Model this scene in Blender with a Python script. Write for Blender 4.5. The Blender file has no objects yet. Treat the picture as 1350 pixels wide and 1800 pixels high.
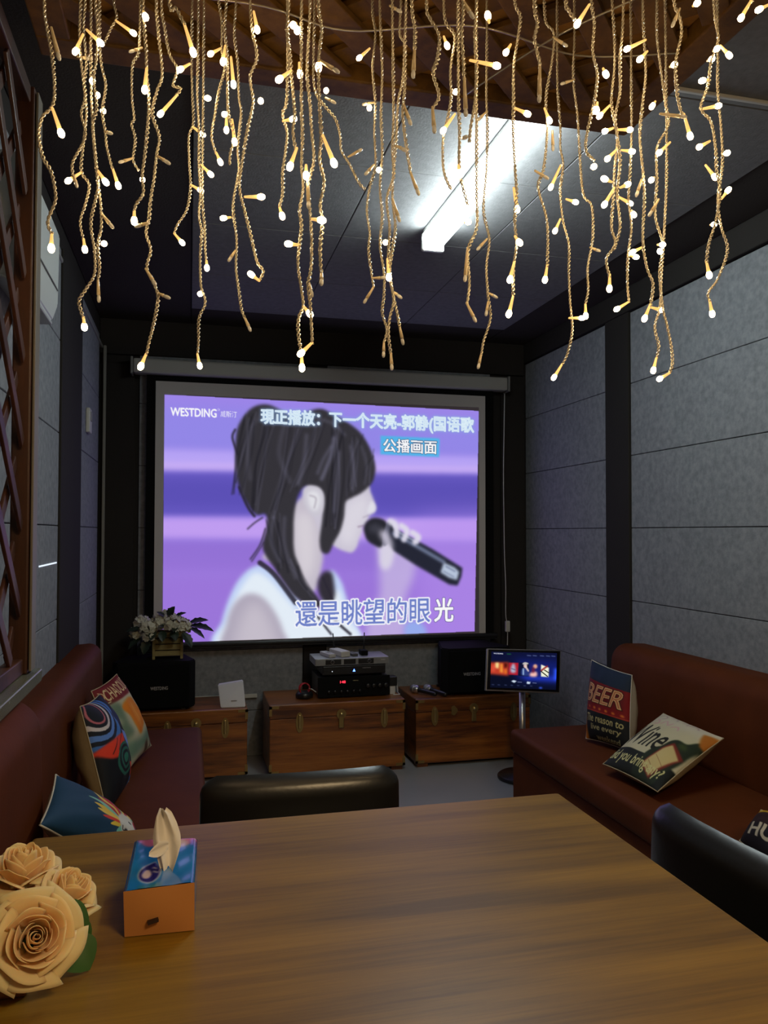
import bpy, bmesh, math, random
import numpy as np
from mathutils import Vector, Matrix
random.seed(7)
C = bpy.context.scene.collection
SC = bpy.context.scene

# ------------------------------------------------------------------ camera
F, YAW, PIT, ROLL, HC = 1370.0, math.radians(14.0), math.radians(1.5), math.radians(0.1), 1.27
_fw = Vector((math.sin(YAW)*math.cos(PIT), math.cos(YAW)*math.cos(PIT), math.sin(PIT)))
_r = Vector((math.cos(YAW), -math.sin(YAW), 0)); _u = _r.cross(_fw)
_R = _r*math.cos(ROLL) + _u*math.sin(ROLL); _U = _u*math.cos(ROLL) - _r*math.sin(ROLL)
CAM = Vector((0, 0, HC))
cd = bpy.data.cameras.new('camera'); co = bpy.data.objects.new('camera', cd); C.objects.link(co)
cd.sensor_fit = 'VERTICAL'; cd.sensor_height = 36.0; cd.lens = F/1800*36.0; cd.clip_start = 0.02
co.matrix_world = Matrix(((_R.x, _U.x, -_fw.x, CAM.x), (_R.y, _U.y, -_fw.y, CAM.y), (_R.z, _U.z, -_fw.z, CAM.z), (0, 0, 0, 1)))
SC.camera = co

# ------------------------------------------------------------------ world, lamps, exposure
SC.view_settings.view_transform = 'Standard'; SC.view_settings.look = 'None'
SC.view_settings.exposure = 0.0; SC.view_settings.gamma = 1.0; SC.view_settings.use_curve_mapping = False
w = bpy.data.worlds.new('world'); SC.world = w; w.use_nodes = True
w.node_tree.nodes['Background'].inputs[0].default_value = (.5, .6, .8, 1)
w.node_tree.nodes['Background'].inputs[1].default_value = 0.004
TUBE_L = 36.0        # radiance of the ceiling tube
BULB_L = 46.0        # radiance of the little warm bulbs
SCREEN_L = 0.95      # projected picture
def area(name, loc, rot, size, power, col):
    l = bpy.data.lights.new(name, 'AREA'); l.shape = 'RECTANGLE'; l.size, l.size_y = size; l.energy = power; l.color = col
    o = bpy.data.objects.new(name, l); o.location = loc; o.rotation_euler = rot; C.objects.link(o); return o
# added lamp, unseen behind the camera, to warm the table and roses
area('added_warm_light', (0.75, -0.55, 2.405), (math.radians(14), 0, 0), (0.56, 0.56), 36.0, (1.0, .71, .38))

def at(x, y, X=None, Y=None, Z=None, d=None):
    """the place in the room that a photograph point shows, given one known coordinate of it"""
    v = _R*((x-675)/F) - _U*((y-900)/F) + _fw
    if d is not None: t = d
    elif X is not None: t = (X-CAM.x)/v.x
    elif Y is not None: t = (Y-CAM.y)/v.y
    else: t = (Z-CAM.z)/v.z
    return CAM + v*t

# ------------------------------------------------------------------ materials
def lin(c):
    return tuple((x/12.92 if x <= .04045 else ((x+.055)/1.055)**2.4) for x in c)
def rgb(r, g, b): return lin((r/255, g/255, b/255))
MATS = {}
def P(name, col, rough=.6, metal=0.0, spec=.5, coat=0, noise=None, bump=None, emit=None, trans=0, sheen=0, coat_rough=.1):
    """noise = (scale xyz, amount, colour2); bump = (scale, strength, distance)"""
    if name in MATS: return MATS[name]
    m = bpy.data.materials.new(name); m.use_nodes = True; nt = m.node_tree; b = nt.nodes['Principled BSDF']
    b.inputs['Base Color'].default_value = (*col, 1); b.inputs['Roughness'].default_value = rough; b.inputs['Metallic'].default_value = metal
    b.inputs['Specular IOR Level'].default_value = spec; b.inputs['Coat Weight'].default_value = coat; b.inputs['Coat Roughness'].default_value = coat_rough
    b.inputs['Transmission Weight'].default_value = trans; b.inputs['Sheen Weight'].default_value = sheen
    tc = nt.nodes.new('ShaderNodeTexCoord')
    if noise:
        sc, lo, col2 = noise
        mp = nt.nodes.new('ShaderNodeMapping'); mp.inputs['Scale'].default_value = sc
        nz = nt.nodes.new('ShaderNodeTexNoise'); nz.inputs['Scale'].default_value = 1; nz.inputs['Detail'].default_value = 6
        rp = nt.nodes.new('ShaderNodeValToRGB'); rp.color_ramp.elements[0].position = .5-lo; rp.color_ramp.elements[1].position = .5+lo
        rp.color_ramp.elements[0].color = (*col, 1); rp.color_ramp.elements[1].color = (*col2, 1)
        nt.links.new(tc.outputs['Object'], mp.inputs[0]); nt.links.new(mp.outputs[0], nz.inputs['Vector'])
        nt.links.new(nz.outputs['Fac'], rp.inputs[0]); nt.links.new(rp.outputs[0], b.inputs['Base Color'])
    if bump:
        n2 = nt.nodes.new('ShaderNodeTexNoise'); n2.inputs['Scale'].default_value = bump[0]; n2.inputs['Detail'].default_value = 5
        bp = nt.nodes.new('ShaderNodeBump'); bp.inputs['Strength'].default_value = bump[1]; bp.inputs['Distance'].default_value = bump[2]
        nt.links.new(tc.outputs['Object'], n2.inputs['Vector']); nt.links.new(n2.outputs['Fac'], bp.inputs['Height']); nt.links.new(bp.outputs[0], b.inputs['Normal'])
    if emit:
        b.inputs['Emission Color'].default_value = (*emit[0], 1); b.inputs['Emission Strength'].default_value = emit[1]
    MATS[name] = m; return m
def wood(name, c1, c2, c3, grain=(3, 60, 60), rough=.35, coat=.3, band=(.6, 9, 9), coat_rough=.2):
    if name in MATS: return MATS[name]
    m = bpy.data.materials.new(name); m.use_nodes = True; nt = m.node_tree; b = nt.nodes['Principled BSDF']
    b.inputs['Roughness'].default_value = rough; b.inputs['Coat Weight'].default_value = coat; b.inputs['Coat Roughness'].default_value = coat_rough
    tc = nt.nodes.new('ShaderNodeTexCoord')
    def nz(sc, det, ro=.5):
        mp = nt.nodes.new('ShaderNodeMapping'); mp.inputs['Scale'].default_value = sc
        n = nt.nodes.new('ShaderNodeTexNoise'); n.inputs['Scale'].default_value = 1; n.inputs['Detail'].default_value = det; n.inputs['Roughness'].default_value = ro
        nt.links.new(tc.outputs['Object'], mp.inputs[0]); nt.links.new(mp.outputs[0], n.inputs['Vector']); return n
    n1, n2 = nz(band, 3), nz(grain, 8, .7)
    rp = nt.nodes.new('ShaderNodeValToRGB'); e = rp.color_ramp.elements
    e[0].position = .37; e[0].color = (*c1, 1); e[1].position = .63; e[1].color = (*c3, 1)
    x = e.new(.5); x.color = (*c2, 1)
    ad = nt.nodes.new('ShaderNodeMath'); ad.operation = 'MULTIPLY_ADD'; ad.inputs[1].default_value = .38
    ml = nt.nodes.new('ShaderNodeMath'); ml.operation = 'MULTIPLY'; ml.inputs[1].default_value = .62
    nt.links.new(n1.outputs['Fac'], ml.inputs[0]); nt.links.new(n2.outputs['Fac'], ad.inputs[0]); nt.links.new(ml.outputs[0], ad.inputs[2])
    nt.links.new(ad.outputs[0], rp.inputs[0]); nt.links.new(rp.outputs[0], b.inputs['Base Color'])
    bp = nt.nodes.new('ShaderNodeBump'); bp.inputs['Strength'].default_value = .08; bp.inputs['Distance'].default_value = .002
    nt.links.new(n2.outputs['Fac'], bp.inputs['Height']); nt.links.new(bp.outputs[0], b.inputs['Normal'])
    MATS[name] = m; return m
def E(name, col, strength):
    if name in MATS: return MATS[name]
    m = bpy.data.materials.new(name); m.use_nodes = True; nt = m.node_tree; nt.nodes.remove(nt.nodes['Principled BSDF'])
    e = nt.nodes.new('ShaderNodeEmission'); e.inputs[0].default_value = (*col, 1); e.inputs[1].default_value = strength
    nt.links.new(e.outputs[0], nt.nodes['Material Output'].inputs[0]); MATS[name] = m; return m
def vcol(name, rough=.75, emit=0.0, coat=0.0, spec=.3):
    """a printed or shown picture: colours come from the mesh's own 'col' attribute"""
    if name in MATS: return MATS[name]
    m = bpy.data.materials.new(name); m.use_nodes = True; nt = m.node_tree; b = nt.nodes['Principled BSDF']
    a = nt.nodes.new('ShaderNodeAttribute'); a.attribute_name = 'col'
    if emit:
        nt.nodes.remove(b); e = nt.nodes.new('ShaderNodeEmission'); e.inputs[1].default_value = emit
        nt.links.new(a.outputs['Color'], e.inputs[0]); nt.links.new(e.outputs[0], nt.nodes['Material Output'].inputs[0])
    else:
        b.inputs['Roughness'].default_value = rough; b.inputs['Coat Weight'].default_value = coat; b.inputs['Specular IOR Level'].default_value = spec
        b.inputs['Coat Roughness'].default_value = .08
        nt.links.new(a.outputs['Color'], b.inputs['Base Color'])
    MATS[name] = m; return m

FELT = P('grey_felt_panel', (.29, .302, .322), .95, spec=.1, noise=((42, 42, 42), .26, (.18, .19, .205)), bump=(180, .35, .003))
FELTC = P('ceiling_felt', (.25, .25, .255), .95, spec=.1, noise=((45, 45, 45), .3, (.19, .19, .195)), bump=(150, .3, .003))
DARK = P('dark_felt_strip', (.028, .025, .023), .9, spec=.15, bump=(160, .3, .003))
DARKC = P('dark_ceiling_felt', (.055, .048, .042), .9, spec=.15, bump=(160, .3, .003))
BLACK = P('black_plastic', (.012, .012, .013), .35)
MATTE = P('black_matte', (.007, .007, .007), .85, spec=.08)
GRILL = P('black_speaker_cloth', (.006, .006, .006), .95, spec=.05, bump=(900, .5, .001))
WHITE = P('white_plastic', (.62, .62, .60), .4)
CREAMP = P('offwhite_plastic', (.55, .55, .5), .5)
SILV = P('brushed_silver', (.55, .56, .57), .3, metal=.9)
BRASS = P('aged_brass', (.36, .25, .09), .42, metal=.85, bump=(120, .3, .001))
MAROON = P('maroon_leather', (.115, .030, .009), .6, spec=.07, noise=((7, 7, 7), .3, (.082, .022, .007)), bump=(70, .12, .003))
BLEATH = P('black_leather', (.012, .012, .013), .3, spec=.6, bump=(90, .12, .002))
TABLE = wood('oiled_table_wood', rgb(100, 72, 14), rgb(128, 96, 22), rgb(148, 112, 30), grain=(4, 120, 60), band=(1.6, 16, 5), rough=.42, coat=.12, coat_rough=.3)
CHEST = wood('varnished_chest_wood', rgb(74, 34, 8), rgb(134, 76, 22), rgb(162, 98, 34), grain=(6, 60, 90), band=(1.5, 6, 16), rough=.4, coat=.35)
DWOOD = wood('dark_stained_wood', rgb(44, 22, 10), rgb(66, 34, 16), rgb(84, 46, 24), grain=(40, 40, 6), band=(6, 6, 1.5), rough=.5, coat=.1)
LWOOD = wood('brown_lattice_wood', rgb(78, 52, 18), rgb(112, 78, 28), rgb(138, 100, 40), grain=(30, 30, 30), band=(5, 5, 5), rough=.6, coat=.05)
PLWOOD = wood('planter_wood', rgb(96, 84, 46), rgb(126, 112, 66), rgb(150, 136, 86), grain=(8, 8, 60), rough=.7, coat=0)
STONE = P('grey_green_stone', (.16, .17, .13), .25, noise=((14, 14, 14), .2, (.10, .105, .085)))

# ------------------------------------------------------------------ mesh helpers
def link(name, me, mats=(), parent=None, smooth=False):
    o = bpy.data.objects.new(name, me); C.objects.link(o)
    for m in (mats if isinstance(mats, (list, tuple)) else [mats]): me.materials.append(m)
    if smooth: me.polygons.foreach_set('use_smooth', [True]*len(me.polygons))
    if parent is not None:
        o.parent = parent; o.matrix_parent_inverse = Matrix.Translation(-world_loc(parent))
    return o
def world_loc(o):
    v = Vector(o.location)
    if o.parent is not None: v = v + world_loc(o.parent) + o.matrix_parent_inverse.translation
    return v
class MB:
    """collects shapes; build() links them as one mesh object"""
    def __init__(s): s.bm = bmesh.new(); s.mi = 0
    def _mark(s, before):
        for f in s.bm.faces:
            if f.index < 0 or f not in before: pass
    def box(s, x0, x1, y0, y1, z0, z1, bev=0, seg=2, M=None):
        g = bmesh.new(); bmesh.ops.create_cube(g, size=1)
        for v in g.verts: v.co = Vector(((x0+x1)/2 + v.co.x*(x1-x0), (y0+y1)/2 + v.co.y*(y1-y0), (z0+z1)/2 + v.co.z*(z1-z0)))
        if bev: bmesh.ops.bevel(g, geom=g.edges[:], offset=bev, segments=seg, affect='EDGES', profile=.5)
        return s.add(g, M)
    def add(s, g, M=None):
        if M is not None: bmesh.ops.transform(g, matrix=M, verts=g.verts)
        vm = {v: s.bm.verts.new(v.co) for v in g.verts}
        for f in g.faces:
            try: nf = s.bm.faces.new([vm[v] for v in f.verts]); nf.material_index = s.mi
            except ValueError: pass
        g.free(); return s
    def obox(s, c, ax, ay, az, sx, sy, sz, bev=0, seg=2):
        """box with its own axes: centre c, unit axes, full sizes"""
        M = Matrix(((ax.x, ay.x, az.x, c.x), (ax.y, ay.y, az.y, c.y), (ax.z, ay.z, az.z, c.z), (0, 0, 0, 1)))
        return s.box(-sx/2, sx/2, -sy/2, sy/2, -sz/2, sz/2, bev, seg, M)
    def bar(s, a, b, wx, wy, up=Vector((0, 0, 1)), bev=0):
        a, b = Vector(a), Vector(b); az = (b-a).normalized(); ax = up.cross(az)
        if ax.length < 1e-4: ax = Vector((1, 0, 0)).cross(az)
        ax.normalize(); ay = az.cross(ax)
        return s.obox((a+b)/2, ax, ay, az, wx, wy, (b-a).length, bev)
    def tube(s, pts, r, n=8, cap=True):
        pts = [Vector(p) for p in pts]; k = len(pts); rr = r if hasattr(r, '__len__') else [r]*k
        t0 = (pts[1]-pts[0]).normalized(); a = t0.orthogonal().normalized(); rings = []
        for i, p in enumerate(pts):
            t = (pts[min(i+1, k-1)]-pts[max(i-1, 0)])
            if t.length < 1e-9: t = t0
            t.normalize(); a = (a - t*a.dot(t))
            if a.length < 1e-6: a = t.orthogonal()
            a.normalize(); b = t.cross(a)
            rings.append([s.bm.verts.new(p + (a*math.cos(2*math.pi*j/n) + b*math.sin(2*math.pi*j/n))*rr[i]) for j in range(n)])
        for i in range(k-1):
            for j in range(n):
                f = s.bm.faces.new((rings[i][j], rings[i][(j+1) % n], rings[i+1][(j+1) % n], rings[i+1][j])); f.material_index = s.mi
        if cap:
            for rg in (rings[0][::-1], rings[-1]):
                f = s.bm.faces.new(rg); f.material_index = s.mi
        return s
    def lathe(s, prof, M=Matrix(), n=20):
        """prof: (radius, height) pairs about local z"""
        rings = []
        for r, z in prof:
            rings.append([s.bm.verts.new(M @ Vector((max(r, 1e-4)*math.cos(2*math.pi*j/n), max(r, 1e-4)*math.sin(2*math.pi*j/n), z))) for j in range(n)])
        for i in range(len(rings)-1):
            for j in range(n):
                f = s.bm.faces.new((rings[i][j], rings[i][(j+1) % n], rings[i+1][(j+1) % n], rings[i+1][j])); f.material_index = s.mi
        for rg in (rings[0][::-1], rings[-1]):
            f = s.bm.faces.new(rg); f.material_index = s.mi
        return s
    def prism(s, pts2, z0, z1, M=Matrix(), bev=0):
        g = bmesh.new(); vs = [g.verts.new((x, y, z0)) for x, y in pts2]; f = g.faces.new(vs)
        r = bmesh.ops.extrude_face_region(g, geom=[f])
        for v in [e for e in r['geom'] if isinstance(e, bmesh.types.BMVert)]: v.co.z = z1
        bmesh.ops.recalc_face_normals(g, faces=g.faces)
        if bev: bmesh.ops.bevel(g, geom=g.edges[:], offset=bev, segments=2, affect='EDGES')
        return s.add(g, M)
    def grid(s, fn, nu, nv, closeu=False):
        V = [[s.bm.verts.new(fn(i/(nu-1 if not closeu else nu), j/(nv-1))) for i in range(nu)] for j in range(nv)]
        for j in range(nv-1):
            for i in range(nu if closeu else nu-1):
                f = s.bm.faces.new((V[j][i], V[j][(i+1) % nu], V[j+1][(i+1) % nu], V[j+1][i])); f.material_index = s.mi
        return s
    def build(s, name, mats, parent=None, smooth=False, recalc=True):
        if recalc: bmesh.ops.recalc_face_normals(s.bm, faces=s.bm.faces)
        me = bpy.data.meshes.new(name); s.bm.to_mesh(me); s.bm.free(); return link(name, me, mats, parent, smooth)
def smooth_by_angle(o, ang=40):
    bm = bmesh.new(); bm.from_mesh(o.data); th = math.radians(ang)
    for f in bm.faces: f.smooth = True
    for e in bm.edges:
        if len(e.link_faces) == 2 and e.link_faces[0].normal.angle(e.link_faces[1].normal, 0) > th: e.smooth = False
    bm.to_mesh(o.data); bm.free(); return o
def tag(o, label, cat, group=None):
    o['label'] = label; o['category'] = cat
    if group: o['group'] = group
    return o
def thing(name, label, cat, loc=(0, 0, 0), group=None):
    o = bpy.data.objects.new(name, None); o.empty_display_size = .05; o.location = loc; C.objects.link(o); return tag(o, label, cat, group)
def struct(o): o['kind'] = 'structure'; return o
def kids(o): return [c for c in bpy.data.objects if c.parent == o]
def copy_tree(o, parent=None):
    c = o.copy(); C.objects.link(c); c.parent = parent
    for ch in kids(o): copy_tree(ch, c)
    return c

# ------------------------------------------------------------------ picture painting (arrays of colours that end as mesh colours)
def glyphs(s, offset=0.0, shear=0.0, bold=0.0):
    cu = bpy.data.curves.new('glyphs', 'FONT'); cu.body = s; cu.offset = offset + bold; cu.shear = shear; cu.resolution_u = 3
    o = bpy.data.objects.new('glyphs', cu); C.objects.link(o); dg = bpy.context.evaluated_depsgraph_get(); dg.update()
    me = bpy.data.meshes.new_from_object(o.evaluated_get(dg)); me.calc_loop_triangles()
    v = np.array([p.co[:2] for p in me.vertices]) if len(me.vertices) else np.zeros((0, 2))
    t = np.array([x.vertices[:] for x in me.loop_triangles])
    bpy.data.objects.remove(o); bpy.data.curves.remove(cu); bpy.data.meshes.remove(me); return v, t
def catmull(pts, n=6, closed=True):
    p = np.array(pts, float); k = len(p); out = []
    for i in range(k if closed else k-1):
        g = lambda j: p[j % k] if closed else p[min(max(j, 0), k-1)]
        a, b, c, d = g(i-1), g(i), g(i+1), g(i+2)
        for q in range(n):
            t = q/n; out.append(.5*((2*b) + (c-a)*t + (2*a-5*b+4*c-d)*t*t + (3*b-a-3*c+d)*t**3))
    if not closed: out.append(p[-1])
    return np.array(out)
class Canvas:
    SS = 2
    def __init__(s, w, h, bg, mp=None):
        s.w, s.h = w, h; s.a = np.ones((h, w, 3))*np.array(bg)/255.; s.mp = mp or (lambda p: p)
    def m(s, pts): return np.array([s.mp(p) for p in pts], float)
    def _blur(s, k, r):
        r = int(round(r))
        if r < 1: return k
        for _ in range(3):
            for ax in (0, 1):
                pad = [(0, 0), (0, 0)]; pad[ax] = (r+1, r); q = np.cumsum(np.pad(k, pad, mode='edge'), axis=ax)
                n = k.shape[ax]; k = (np.take(q, range(2*r+1, 2*r+1+n), ax) - np.take(q, range(0, n), ax))/(2*r+1)
        return k
    def comp(s, k, col, alpha):
        s.a += (np.array(col)/255. - s.a)*(k*alpha)[..., None]
    def polymask(s, q):
        S = s.SS; q = q*S; M = np.zeros((s.h*S, s.w*S), bool); n = len(q); xs = np.arange(s.w*S)+.5
        for i in range(n):
            (x0, y0), (x1, y1) = q[i], q[(i+1) % n]
            if y0 == y1: continue
            if y0 > y1: x0, y0, x1, y1 = x1, y1, x0, y0
            a, b = max(0, math.ceil(y0-.5)), min(s.h*S, math.ceil(y1-.5))
            if a >= b: continue
            yy = np.arange(a, b)+.5; xi = x0 + (yy-y0)/(y1-y0)*(x1-x0); M[a:b] ^= xs[None, :] < xi[:, None]
        return M.reshape(s.h, S, s.w, S).mean((1, 3))
    def poly(s, pts, col, alpha=1, blur=0, curve=True):
        q = s.m(catmull(pts) if curve else pts); s.comp(s._blur(s.polymask(q), blur), col, alpha)
    def ell(s, c, rx, ry, col, alpha=1, blur=0, rot=0):
        cs, sn = math.cos(rot), math.sin(rot)
        s.poly([(c[0]+rx*math.cos(t)*cs-ry*math.sin(t)*sn, c[1]+rx*math.cos(t)*sn+ry*math.sin(t)*cs) for t in np.linspace(0, 2*math.pi, 28)[:-1]], col, alpha, blur, False)
    def stroke(s, pts, width, col, alpha=1, blur=0, curve=True, px=True):
        q = s.m(catmull(pts, 6, False) if curve and len(pts) > 2 else pts); r = width/2
        x0, x1 = int(max(0, q[:, 0].min()-r-2)), int(min(s.w, q[:, 0].max()+r+3)); y0, y1 = int(max(0, q[:, 1].min()-r-2)), int(min(s.h, q[:, 1].max()+r+3))
        if x0 >= x1 or y0 >= y1: return
        X, Y = np.meshgrid(np.arange(x0, x1)+.5, np.arange(y0, y1)+.5); D = np.full(X.shape, 1e9)
        for i in range(len(q)-1):
            a, b = q[i], q[i+1]; d = b-a; L = d@d or 1e-9; t = np.clip(((X-a[0])*d[0]+(Y-a[1])*d[1])/L, 0, 1)
            D = np.minimum(D, np.hypot(X-a[0]-t*d[0], Y-a[1]-t*d[1]))
        k = np.zeros((s.h, s.w)); k[y0:y1, x0:x1] = np.clip(r-D+.5, 0, 1); s.comp(s._blur(k, blur), col, alpha)
    def text(s, body, p0, p1, height, col, offset=0, shear=0, alpha=1, blur=0, box=None, grow=0):
        """fits the text between baseline points p0 and p1; up = height along -y of the picture"""
        v, t = glyphs(body, offset, shear)
        if not len(t): return
        bx0, bx1, by0, by1 = box or (v[:, 0].min(), v[:, 0].max(), v[:, 1].min(), v[:, 1].max())
        p0, p1 = np.array(p0, float), np.array(p1, float); up = np.array(height, float) if hasattr(height, '__len__') else np.array((0, -height))
        q = s.m([p0 + (p1-p0)*((x-bx0)/(bx1-bx0)) + up*((y-by0)/(by1-by0)) for x, y in v])*s.SS
        M = np.zeros((s.h*s.SS, s.w*s.SS), bool)
        for a, b, c in q[t]:
            x0, x1 = int(max(0, min(a[0], b[0], c[0]))), int(min(s.w*s.SS, max(a[0], b[0], c[0])+2)); y0, y1 = int(max(0, min(a[1], b[1], c[1]))), int(min(s.h*s.SS, max(a[1], b[1], c[1])+2))
            if x0 >= x1 or y0 >= y1: continue
            X, Y = np.meshgrid(np.arange(x0, x1)+.5, np.arange(y0, y1)+.5)
            e = lambda p, r: (r[0]-p[0])*(Y-p[1]) - (r[1]-p[1])*(X-p[0])
            A, B, D = e(a, b), e(b, c), e(c, a); M[y0:y1, x0:x1] |= ((A >= 0) & (B >= 0) & (D >= 0)) | ((A <= 0) & (B <= 0) & (D <= 0))
        if grow:
            g_ = int(math.ceil(grow*s.SS)); M0 = M.copy()
            for dy in range(-g_, g_+1):
                for dx in range(-g_, g_+1):
                    if (dx or dy) and dx*dx+dy*dy <= (grow*s.SS)**2+.3: M |= np.roll(np.roll(M0, dy, 0), dx, 1)
        s.comp(s._blur(M.reshape(s.h, s.SS, s.w, s.SS).mean((1, 3)), blur), col, alpha)
        return (bx0, bx1, by0, by1)
    def linear(s):
        a = np.clip(s.a, 0, 1); return np.where(a <= .04045, a/12.92, ((a+.055)/1.055)**2.4)
def sheet(name, canvas, posfn, mat, parent=None, smooth=True, tile=1):
    """a grid mesh with one point per picture element; posfn(U, V) gives positions (V runs down the picture)"""
    h, wd = canvas.h, canvas.w; u = (np.arange(wd))/(wd-1); v = np.arange(h)/(h-1); U, V = np.meshgrid(u, v); P3 = posfn(U, V).reshape(-1, 3)
    i = np.arange((h-1)*(wd-1)); r, c = i//(wd-1), i % (wd-1); a = r*wd+c; q = np.stack([a, a+wd, a+wd+1, a+1], 1).astype(np.int32)
    me = bpy.data.meshes.new(name); me.vertices.add(h*wd); me.vertices.foreach_set('co', P3.astype(np.float32).ravel())
    me.loops.add(q.size); me.loops.foreach_set('vertex_index', q.ravel()); me.polygons.add(len(q))
    me.polygons.foreach_set('loop_start', np.arange(0, q.size, 4, dtype=np.int32)); me.polygons.foreach_set('loop_total', np.full(len(q), 4, np.int32))
    me.update(calc_edges=True); at_ = me.color_attributes.new('col', 'FLOAT_COLOR', 'POINT')
    colr = np.concatenate([canvas.linear().reshape(-1, 3), np.ones((h*wd, 1))], 1).astype(np.float32); at_.data.foreach_set('color', colr.ravel())
    return link(name, me, mat, parent, smooth)
def text_mesh(name, body, origin, xdir, ydir, width, height, mat, parent, depth=.0006, offset=0, shear=0):
    v, t = glyphs(body, offset, shear); x0, y0 = v.min(0); x1, y1 = v.max(0); nd = Vector(xdir).cross(Vector(ydir)).normalized()
    pts = [Vector(origin) + Vector(xdir)*((x-x0)/(x1-x0)*width) + Vector(ydir)*((y-y0)/(y1-y0)*height) + nd*depth for x, y in v]
    me = bpy.data.meshes.new(name); me.from_pydata([tuple(p) for p in pts], [], [tuple(int(q) for q in x) for x in t]); return link(name, me, mat, parent)

# ================================================================== THE ROOM
YB, XR, XL, ZC = 4.52, 2.05, -.485, 2.45
YF = -1.5
b = MB().box(XL-.15, XR+.15, YF-.1, YB+.15, -.06, 0)
FLOORM = P('grey_floor_tile', (.36, .37, .38), .28, noise=((2.5, 2.5, 2.5), .3, (.31, .32, .33)))
struct(b.build('floor', FLOORM))
SEAMS = [-.0, .258, .603, .948, 1.293, 1.638, 1.983, 2.325]
def wall(name, axis, pos, sgn, spans, lo, hi):
    """dark backing with felt panels (rows with thin gaps) over the given spans"""
    m = MB(); t = .1
    if axis == 'x': m.box(*sorted((pos, pos+sgn*t)), lo, hi, 0, ZC)
    else: m.box(lo, hi, *sorted((pos, pos+sgn*t)), 0, ZC)
    m.mi = 1
    for a, c in spans:
        for z0, z1 in zip(SEAMS[:-1], SEAMS[1:]):
            if axis == 'x': m.box(*sorted((pos, pos-sgn*.012)), a, c, z0+.0015, z1-.0015, .002, 1)
            else: m.box(a, c, *sorted((pos, pos-sgn*.012)), z0+.0015, z1-.0015, .002, 1)
    return struct(m.build(name, [DARK, FELT]))
wall('wall_right', 'x', XR, 1, [(3.535, 4.51), (YF, 3.31)], YF, YB+.1)
wall('wall_left', 'x', XL, -1, [(3.65, 4.36), (1.9, 3.09), (YF, 1.88)], YF, YB+.1)
wall('wall_back', 'y', YB, 1, [(-.275, .64), (.78, 1.80)], XL-.1, XR+.1)
wall('wall_front', 'y', YF, -1, [(XL, XR)], XL-.1, XR+.1)
# dark posts standing proud of the felt
for k, (x0, x1, y0, y1) in enumerate([(XR-.022, XR, 3.315, 3.53), (XL, XL+.02, 3.095, 3.645), (.645, .775, YB-.02, YB), (1.87, 2.03, YB-.022, YB), (XL, -.30, YB-.022, YB)]):
    struct(MB().box(x0, x1, y0, y1, 0, 2.33 if k < 2 else 2.2, .003, 1).build(f'trim_{k+1}', DARK))
struct(MB().box(XR-.03, XR, YF, YB, 2.328, ZC, .003, 1).build('trim_6', DARK))
struct(MB().box(XL, XR-.03, YB-.03, YB, 2.25, ZC, .003, 1).build('trim_7', DARK))
# ceiling: dark border, grey felt tiles in the middle
m = MB().box(XL-.1, XR+.1, YF-.1, YB+.1, ZC, ZC+.1)
m.mi = 1
xs, ys = [0.0, .575, 1.165, 1.755], [-1.2, -.6, .03, .62, 1.22, 1.81, 2.41, 3.0, 3.59, 4.175]
for a, c in zip(xs[:-1], xs[1:]):
    for d, e in zip(ys[:-1], ys[1:]): m.box(a+.0015, c-.0015, d+.0015, e-.0015, ZC-.010, ZC, .002, 1)
m.mi = 2
for a, c, d, e in [(1.757, XR-.031, YF, YB-.031), (XL, -.002, YF, YB-.031)] + [(a, c, 4.177, YB-.031) for a, c in zip(xs[:-1], xs[1:])]: m.box(a+.0015, c-.0015, d, e, ZC-.008, ZC, .002, 1)
struct(m.build('ceiling', [DARK, FELTC, DARKC]))
# thin white conduit across the ceiling and cable ducts in the left corner
struct(MB().box(1.1, XR-.04, 1.765, 1.777, ZC-.02, ZC-.010, .002, 1).build('trim_8', WHITE))
DUCT = P('grey_duct', (.24, .235, .22), .5)
struct(MB().box(XL+.001, XL+.018, 1.9, YB-.04, 2.275, 2.292, .003, 1).build('trim_9', DUCT))
struct(MB().box(XL+.02, XL+.036, YB-.045, YB-.03, .36, 2.29, .003, 1).build('trim_10', DUCT))
struct(MB().box(-.28, .38, YB-.030, YB-.012, .33, .352, .003, 1).build('trim_11', CREAMP))
struct(MB().box(.44, 1.06, -.86, -.24, 2.436-.002, ZC-.011, .004).build('trim_12', WHITE))  # housing added above the unseen warm lamp behind the camera
# glowing strip standing in for a line of light along a left wall seam
tag(MB().box(XL+.0125, XL+.0145, 2.72, 3.06, 1.155, 1.160).build('seam_glow_strip', E('seam_glow', rgb(225, 235, 250), 1.2)), 'thin bright white line of light in the seam of the left felt wall', 'light')

# ================================================================== projection screen
scr = thing('projection_screen', 'large pull-down projection screen showing a singer in purple light', 'projection screen', (.78, 4.46, .64))
YS = 4.455
b = MB(); b.box(-.305, 1.875, 4.40, 4.485, 2.135, 2.215, .012, 3); b.build('housing', P('screen_housing', (.40, .39, .36), .45), scr)
b = MB(); b.box(-.318, -.305, 4.395, 4.49, 2.128, 2.222, .004); b.build('end_cap', P('screen_cap', (.2, .2, .19), .5), scr)
b = MB(); b.box(1.875, 1.888, 4.395, 4.49, 2.128, 2.222, .004); b.build('end_cap', MATS['screen_cap'], scr)
b = MB(); b.box(-.235, 1.80, YS-.001, YS+.001, .64, 2.14); b.build('black_border', MATTE, scr)
b = MB(); b.box(-.187, 1.746, YS-.003, YS-.001, .662, 2.103); b.build('white_fabric', P('screen_fabric', (.55, .52, .50), .85, spec=.1), scr)
b = MB(); b.tube([(-.26, YS, .645), (1.82, YS, .645)], .016, 12); b.box(-.25, 1.81, YS-.012, YS+.008, .625, .66, .004); b.build('bottom_bar', BLACK, scr)
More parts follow.
